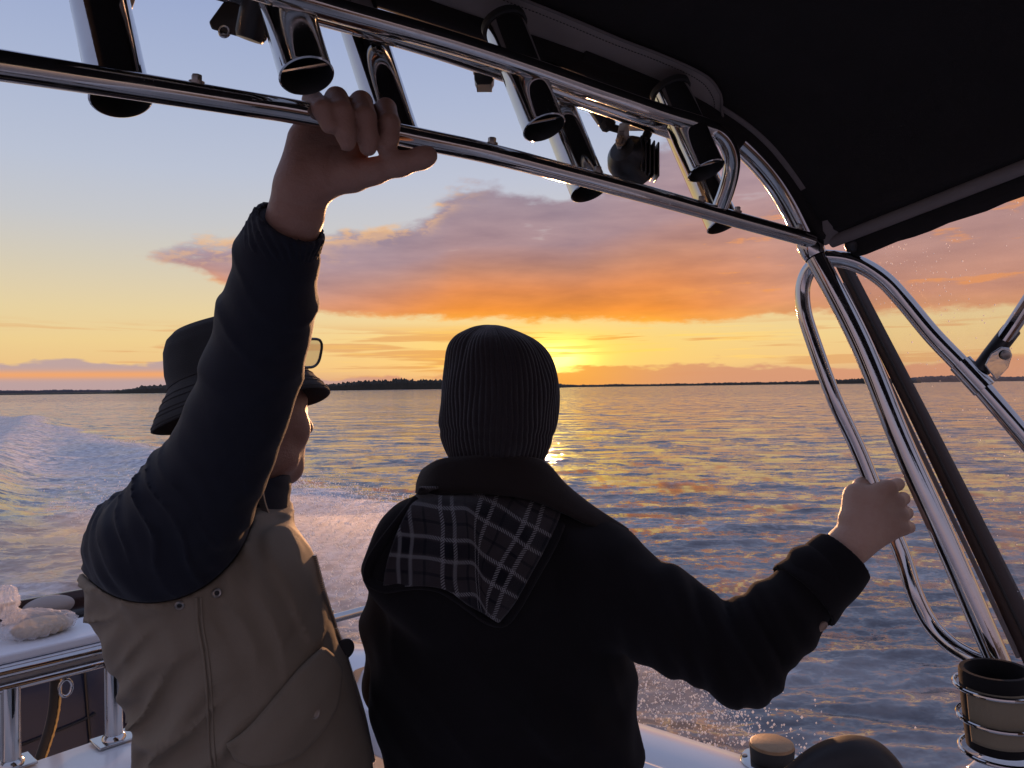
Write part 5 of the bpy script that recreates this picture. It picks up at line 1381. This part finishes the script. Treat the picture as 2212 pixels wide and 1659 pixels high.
    def folds(p, d):
        o = d.copy(); near = np.abs(d) < .016
        if near.any():
            pp = p[near]; e = np.exp(-((np.linalg.norm(pp - P(1600, 1390, 1.17), axis=1)) / .10) ** 2); u = np.exp(-((pp - P(1390, 1330, 1.25)) @ armd / .12) ** 2)
            f = ridge(pp, fore * .8 + armd * .3, 24, 150) * .0052 * e + ridge(pp, armd + np.array([0, 0, .6]), 15, 160) * .0035 * u + ridge(pp, np.array([.6, 0, .8]), 9, 170) * .003 + vn3(pp, 30, 180) * .002 + crease(pp, fore + armd * .4, 20, 191) * .007 * e + crease(pp, np.array([.8, 0, .5]), 9, 193) * .005
            o[near] = d[near] - f
        return o
    def pc(p, d): return np.maximum(folds(p, d), (CH - .95) - p[:, 2])
    J.post = pc; solid_obj('coat', J, .0052, M['blackwool'], r)
    # folded-back cuff
    c0, c1 = P(1722, 1300, 1.203), P(1840, 1186, 1.224); cd = (c1 - c0) / np.linalg.norm(c1 - c0); Lc = np.linalg.norm(c1 - c0)
    C = Solid().cone(c0, c1, .0605, .0475, .01)
    def pcf(p, d):
        s = (p - c0) @ cd; d = d - .003 * vn3(p, 22, 7) - ridge(p, cd, 12, 190) * .0012
        slant = .010 * ((p - c0) @ (CR @ np.array([.7, .7, 0]))) / .05
        return np.maximum(np.maximum(d, -(d + .007)), np.maximum(s - Lc - .004 + slant, .012 - s))
    C.post = pcf; solid_obj('cuff', C, .0036, M['blackwool'], r)
    q, _ = march(lambda p: np.minimum(folds(p, coat().ev(p)), C.full(p)), 1776, 1352, .9, 1.6)
    MB().add(*lathe(q, CR @ np.array([.35, -.35, .87]), [(.0085, 0), (.0085, .0025), (.006, .003), (.005, .0022), (0, .0022)], 22)).build('cuff_button', plain('horn_button', (.22, .15, .11), .35), r)
    # ---- turned-up collar with a wing on the right
    bot = PP((900, 1062, 1.40), (903, 1066, 1.33), (935, 1070, 1.285), (1000, 1066, 1.265), (1080, 1070, 1.258), (1150, 1082, 1.262), (1215, 1108, 1.272), (1280, 1138, 1.285), (1335, 1158, 1.30), (1352, 1150, 1.315))
    mid = PP((905, 1040, 1.405), (906, 1036, 1.335), (938, 1030, 1.288), (1000, 1026, 1.270), (1080, 1028, 1.264), (1150, 1034, 1.268), (1205, 1060, 1.280), (1262, 1098, 1.292), (1318, 1132, 1.304), (1356, 1146, 1.316))
    tp = PP((930, 1010, 1.41), (918, 1012, 1.34), (950, 994, 1.295), (1000, 988, 1.282), (1070, 986, 1.276), (1130, 988, 1.280), (1178, 1000, 1.292), (1222, 1048, 1.302), (1280, 1094, 1.312), (1356, 1143, 1.318))
    inn = PP((935, 1040, 1.42), (935, 1040, 1.36), (960, 1030, 1.325), (1005, 1020, 1.315), (1070, 1016, 1.31), (1125, 1018, 1.314), (1165, 1035, 1.325), (1205, 1070, 1.328), (1265, 1108, 1.33), (1345, 1148, 1.328))
    back = lambda q: np.array([p_ - (p_ - np.array([0, 0, CH])) * (.030 * math.exp(-((i - 4.0) / 2.6) ** 2)) for i, p_ in enumerate(q)])
    W = [spline(q, 46) for q in (back(bot), back(mid), back(tp), inn)]; rows = []
    for j in range(46): pass
    cols = np.array([spline([w[j] for w in W], 12) for j in range(46)]); rows = cols.transpose(1, 0, 2).reshape(-1, 3)
    o = mesh_obj('collar', rows, grid_faces(12, 46), fabric('brown_black_corduroy', (0.0165, 0.0115, 0.0098), 500, .4, .2, .9, .3, .1), r); solid(o, .005, 0)
    # ---- hood lining: plaid, hanging open on the back
    m, t, b = new_mat('plaid_flannel')
    uvn = t.nodes.new('ShaderNodeUVMap'); sp = t.nodes.new('ShaderNodeSeparateXYZ'); t.links.new(uvn.outputs[0], sp.inputs[0]); u, v = N(t, sp.outputs[0]), N(t, sp.outputs[1])
    fr = lambda q, per, off: ((q + off) / per)._m('FRACT')
    band = lambda q, c, w: (1 - (q - c).abs().step(w * .8, w * 1.2))
    tw = ((u + v) * (2 * math.pi / .0046)).sin().step(-.25, .35); tw2 = ((u - v) * (2 * math.pi / .0046)).sin().step(-.25, .35)
    fu, fv = fr(u, .070, .0), fr(v, .085, .02)
    wl = (band(fu, .20, .042) + band(fu, .48, .042)).clip(); wl2 = (band(fv, .20, .036) + band(fv, .60, .036)).clip()
    bl = (band(fu, .34, .085) * .5 + band(fu, .80, .03) * .8).clip(); bl2 = (band(fv, .40, .13) * .85 + band(fv, .90, .03) * .8).clip()
    col = mixc(t, noise(t, obj_vec(t), 60, 4), (.024, .019, .020), (.040, .033, .034))
    col = mixc(t, ((bl + bl2) * .8).clip(), col, (.006, .006, .009)); col = mixc(t, wl * tw * .85, col, (.23, .225, .225)); col = mixc(t, wl2 * tw2 * .85, col, (.23, .225, .225))
    setc(t, b, 'Base Color', col); setc(t, b, 'Roughness', .95); setc(t, b, 'Specular IOR Level', .1); setc(t, b, 'Sheen Weight', .15)
    bump(t, b, noise(t, obj_vec(t), 500, 3, .6) + noise(t, obj_vec(t), 30, 3) * 1.2, .35, .004)
    left = [(906, 1050), (893, 1085), (868, 1130), (845, 1190), (833, 1235), (828, 1272)]; right = [(1214, 1094), (1204, 1128), (1178, 1180), (1145, 1240), (1110, 1302), (1076, 1344)]
    top = [(906, 1050), (1000, 1052), (1080, 1056), (1150, 1068), (1214, 1094)]; bott = [(828, 1272), (900, 1266), (960, 1272), (1010, 1304), (1076, 1344)]
    nu, nv = 34, 26; Lq, Rq, Tq, Bq = (spline([(*q, 0) for q in c], n)[:, :2] for c, n in ((left, nv), (right, nv), (top, nu), (bott, nu)))
    ce = coat(); fe = lambda p: folds(p, ce.ev(p)); rows, uv = [], []
    for i in range(nv):
        tt = i / (nv - 1)
        for j in range(nu):
            s = j / (nu - 1)
            q = Lq[i] * (1 - s) + Rq[i] * s + Tq[j] * (1 - tt) + Bq[j] * tt - ((Tq[0] * (1 - s) + Tq[-1] * s) * (1 - tt) + (Bq[0] * (1 - s) + Bq[-1] * s) * tt)
            w, ok = march(fe, q[0], q[1], .9, 1.6, 200)
            d = (w - np.array([0, 0, CH])) @ (CR @ np.array([0, 0, -1.]))
            fold = .012 * math.exp(-((q[0] - 1003 - (q[1] - 1060) * .12) / 20) ** 2) * tt + .007 * math.sin(q[0] / 24. + q[1] / 50.) * tt ** .5 + .012 * math.sin(math.pi * s) * tt
            rows.append(P(q[0], q[1], min(d, 1.30) - .008 - fold - .004 * math.sin(math.pi * s)))
            # cloth coordinates: upright on the left of the fold, turned on the right
            fx = 1003 + (q[1] - 1060) * .12; k = 1.25 / FPX; x, y = (q[0] - fx) * k, (q[1] - 1060) * k
            ang = math.radians(5 if q[0] < fx else 5 + 26 * min(1, (q[0] - fx) / 12.))
            x += .0018 * math.sin(y * 50 + 1) + .0008 * math.sin(y * 110 + x * 40); y += .0018 * math.sin(x * 45) + .0008 * math.sin(x * 100 + 2)
            uv.append((x * math.cos(ang) + y * math.sin(ang) * -1 * -1 + .052, -x * math.sin(ang) + y * math.cos(ang)))
    o = mesh_obj('hood_lining', rows, grid_faces(nv, nu), m, r); ul = o.data.uv_layers.new(name='UVMap')
    for lp in o.data.loops: ul.data[lp.index].uv = uv[lp.vertex_index]
    solid(o, .003, -1, 1)
    # rolled hood rim on the left and below
    rim = spline([(*q, 0) for q in [(898, 1082), (862, 1128), (822, 1180), (799, 1222), (799, 1256), (830, 1270), (900, 1262), (958, 1272), (1008, 1306), (1074, 1346), (1110, 1318), (1150, 1250), (1190, 1180), (1222, 1106)]], 80); pts = []
    for x, y, _ in rim:
        w, ok = march(fe, x, y, .9, 1.6, 200); d = (w - np.array([0, 0, CH])) @ (CR @ np.array([0, 0, -1.]))
        pts.append(P(x, y, (min(d, 1.33) if ok else 1.27) - .004))
    pts = spline(pts[::4], 80)
    MB().add(*sweep(pts, .0075, 12, squash=1.3)).build('hood_rim', M['blackwool'], r)
    # ---- beanie: ribbed lathe gathered at the crown
    bc = P(1079, 868, 1.33); n, seg = 60, 520; ctrl = [(-.100, .0830), (-.090, .0880), (-.066, .0965), (-.038, .1025), (-.008, .1035), (.030, .1020), (.065, .0945), (.092, .0835), (.109, .0680), (.1200, .0480), (.1270, .0300), (.1302, .0140), (.1308, .004)]
    hs = np.array(ctrl); pr = spline(np.c_[hs, np.zeros(len(hs))], n)[:, :2]; th = np.linspace(0, 2 * math.pi, seg, endpoint=False)
    hb = basis(np.array([.12, 1, .04]), CR @ np.array([.03, 1., .12])); V = []
    apex = np.array([-.012, -.046, 0])
    for i, (h, rad) in enumerate(pr):
        t_ = max(0, (h - .02) / .111); rib = np.abs(np.sin(th * 34 + .35 * np.sin(th * 5 + h * 40) + .25 * np.sin(th * 13 - h * 70))) ** .7 * .0029 * (1 - .35 * t_) * (rad / .1) ** .3
        pinch = .012 * (np.abs(np.cos(th * 4 + .5)) ** .5 - .6) * t_ ** 2 * (1 - t_ ** 6)
        fold = .0022 * np.exp(-((h + .055 + .012 * np.sin(th)) / .006) ** 2) * -1
        rr = rad + rib - .002 + pinch + fold + .0022 * np.sin(th * 3 + h * 30) + .0012 * np.sin(th * 7 - h * 55)
        x = rr * np.cos(th) * .985; y = rr * np.sin(th) * 1.10; z = np.full(seg, h) - .018 * np.maximum(0, -h / .118) ** 2 * np.clip(np.cos(th - 1.57), 0, 1) * -1
        V.append(bc + np.outer(x + apex[0] * t_ ** 2, hb[0]) + np.outer(y + apex[1] * t_ ** 2, hb[1]) + np.outer(z, hb[2]))
    o = mesh_obj('beanie', np.vstack(V), grid_faces(n, seg, True) + [tuple(range((n - 1) * seg, n * seg))], fabric('dark_ribbed_knit', (0.024, 0.019, 0.020), 420, .6, .2, .95, .3, .25), r); solid(o, .003, -1)
    # ---- trousers and shoes
    T = Solid(); hip = P(1112, 1720, 1.35)
    for s in (-1, 1):
        f0 = np.array([hip[0] + s * .10, hip[1] + .02, .36]); T.cone(hip + np.array([s * .08, 0, 0]), f0 + np.array([0, 0, .4]), .11, .08, .06); T.cone(f0 + np.array([0, 0, .4]), f0, .078, .06, .04)
    T.ell(hip, (.18, .13, .12), .06); solid_obj('trousers', T, .011, M['trouser'], r)
    for s in (-1, 1):
        f0 = np.array([hip[0] + s * .10, hip[1] + .02, .34]); K_ = Solid().cone(f0, f0 + np.array([.02, .16, -.012]), .04, .032, .02); K_.post = lambda p, d: np.maximum(d, .302 - p[:, 2]); solid_obj('shoe', K_, .008, M['rubber'], r)
build_man_centre()
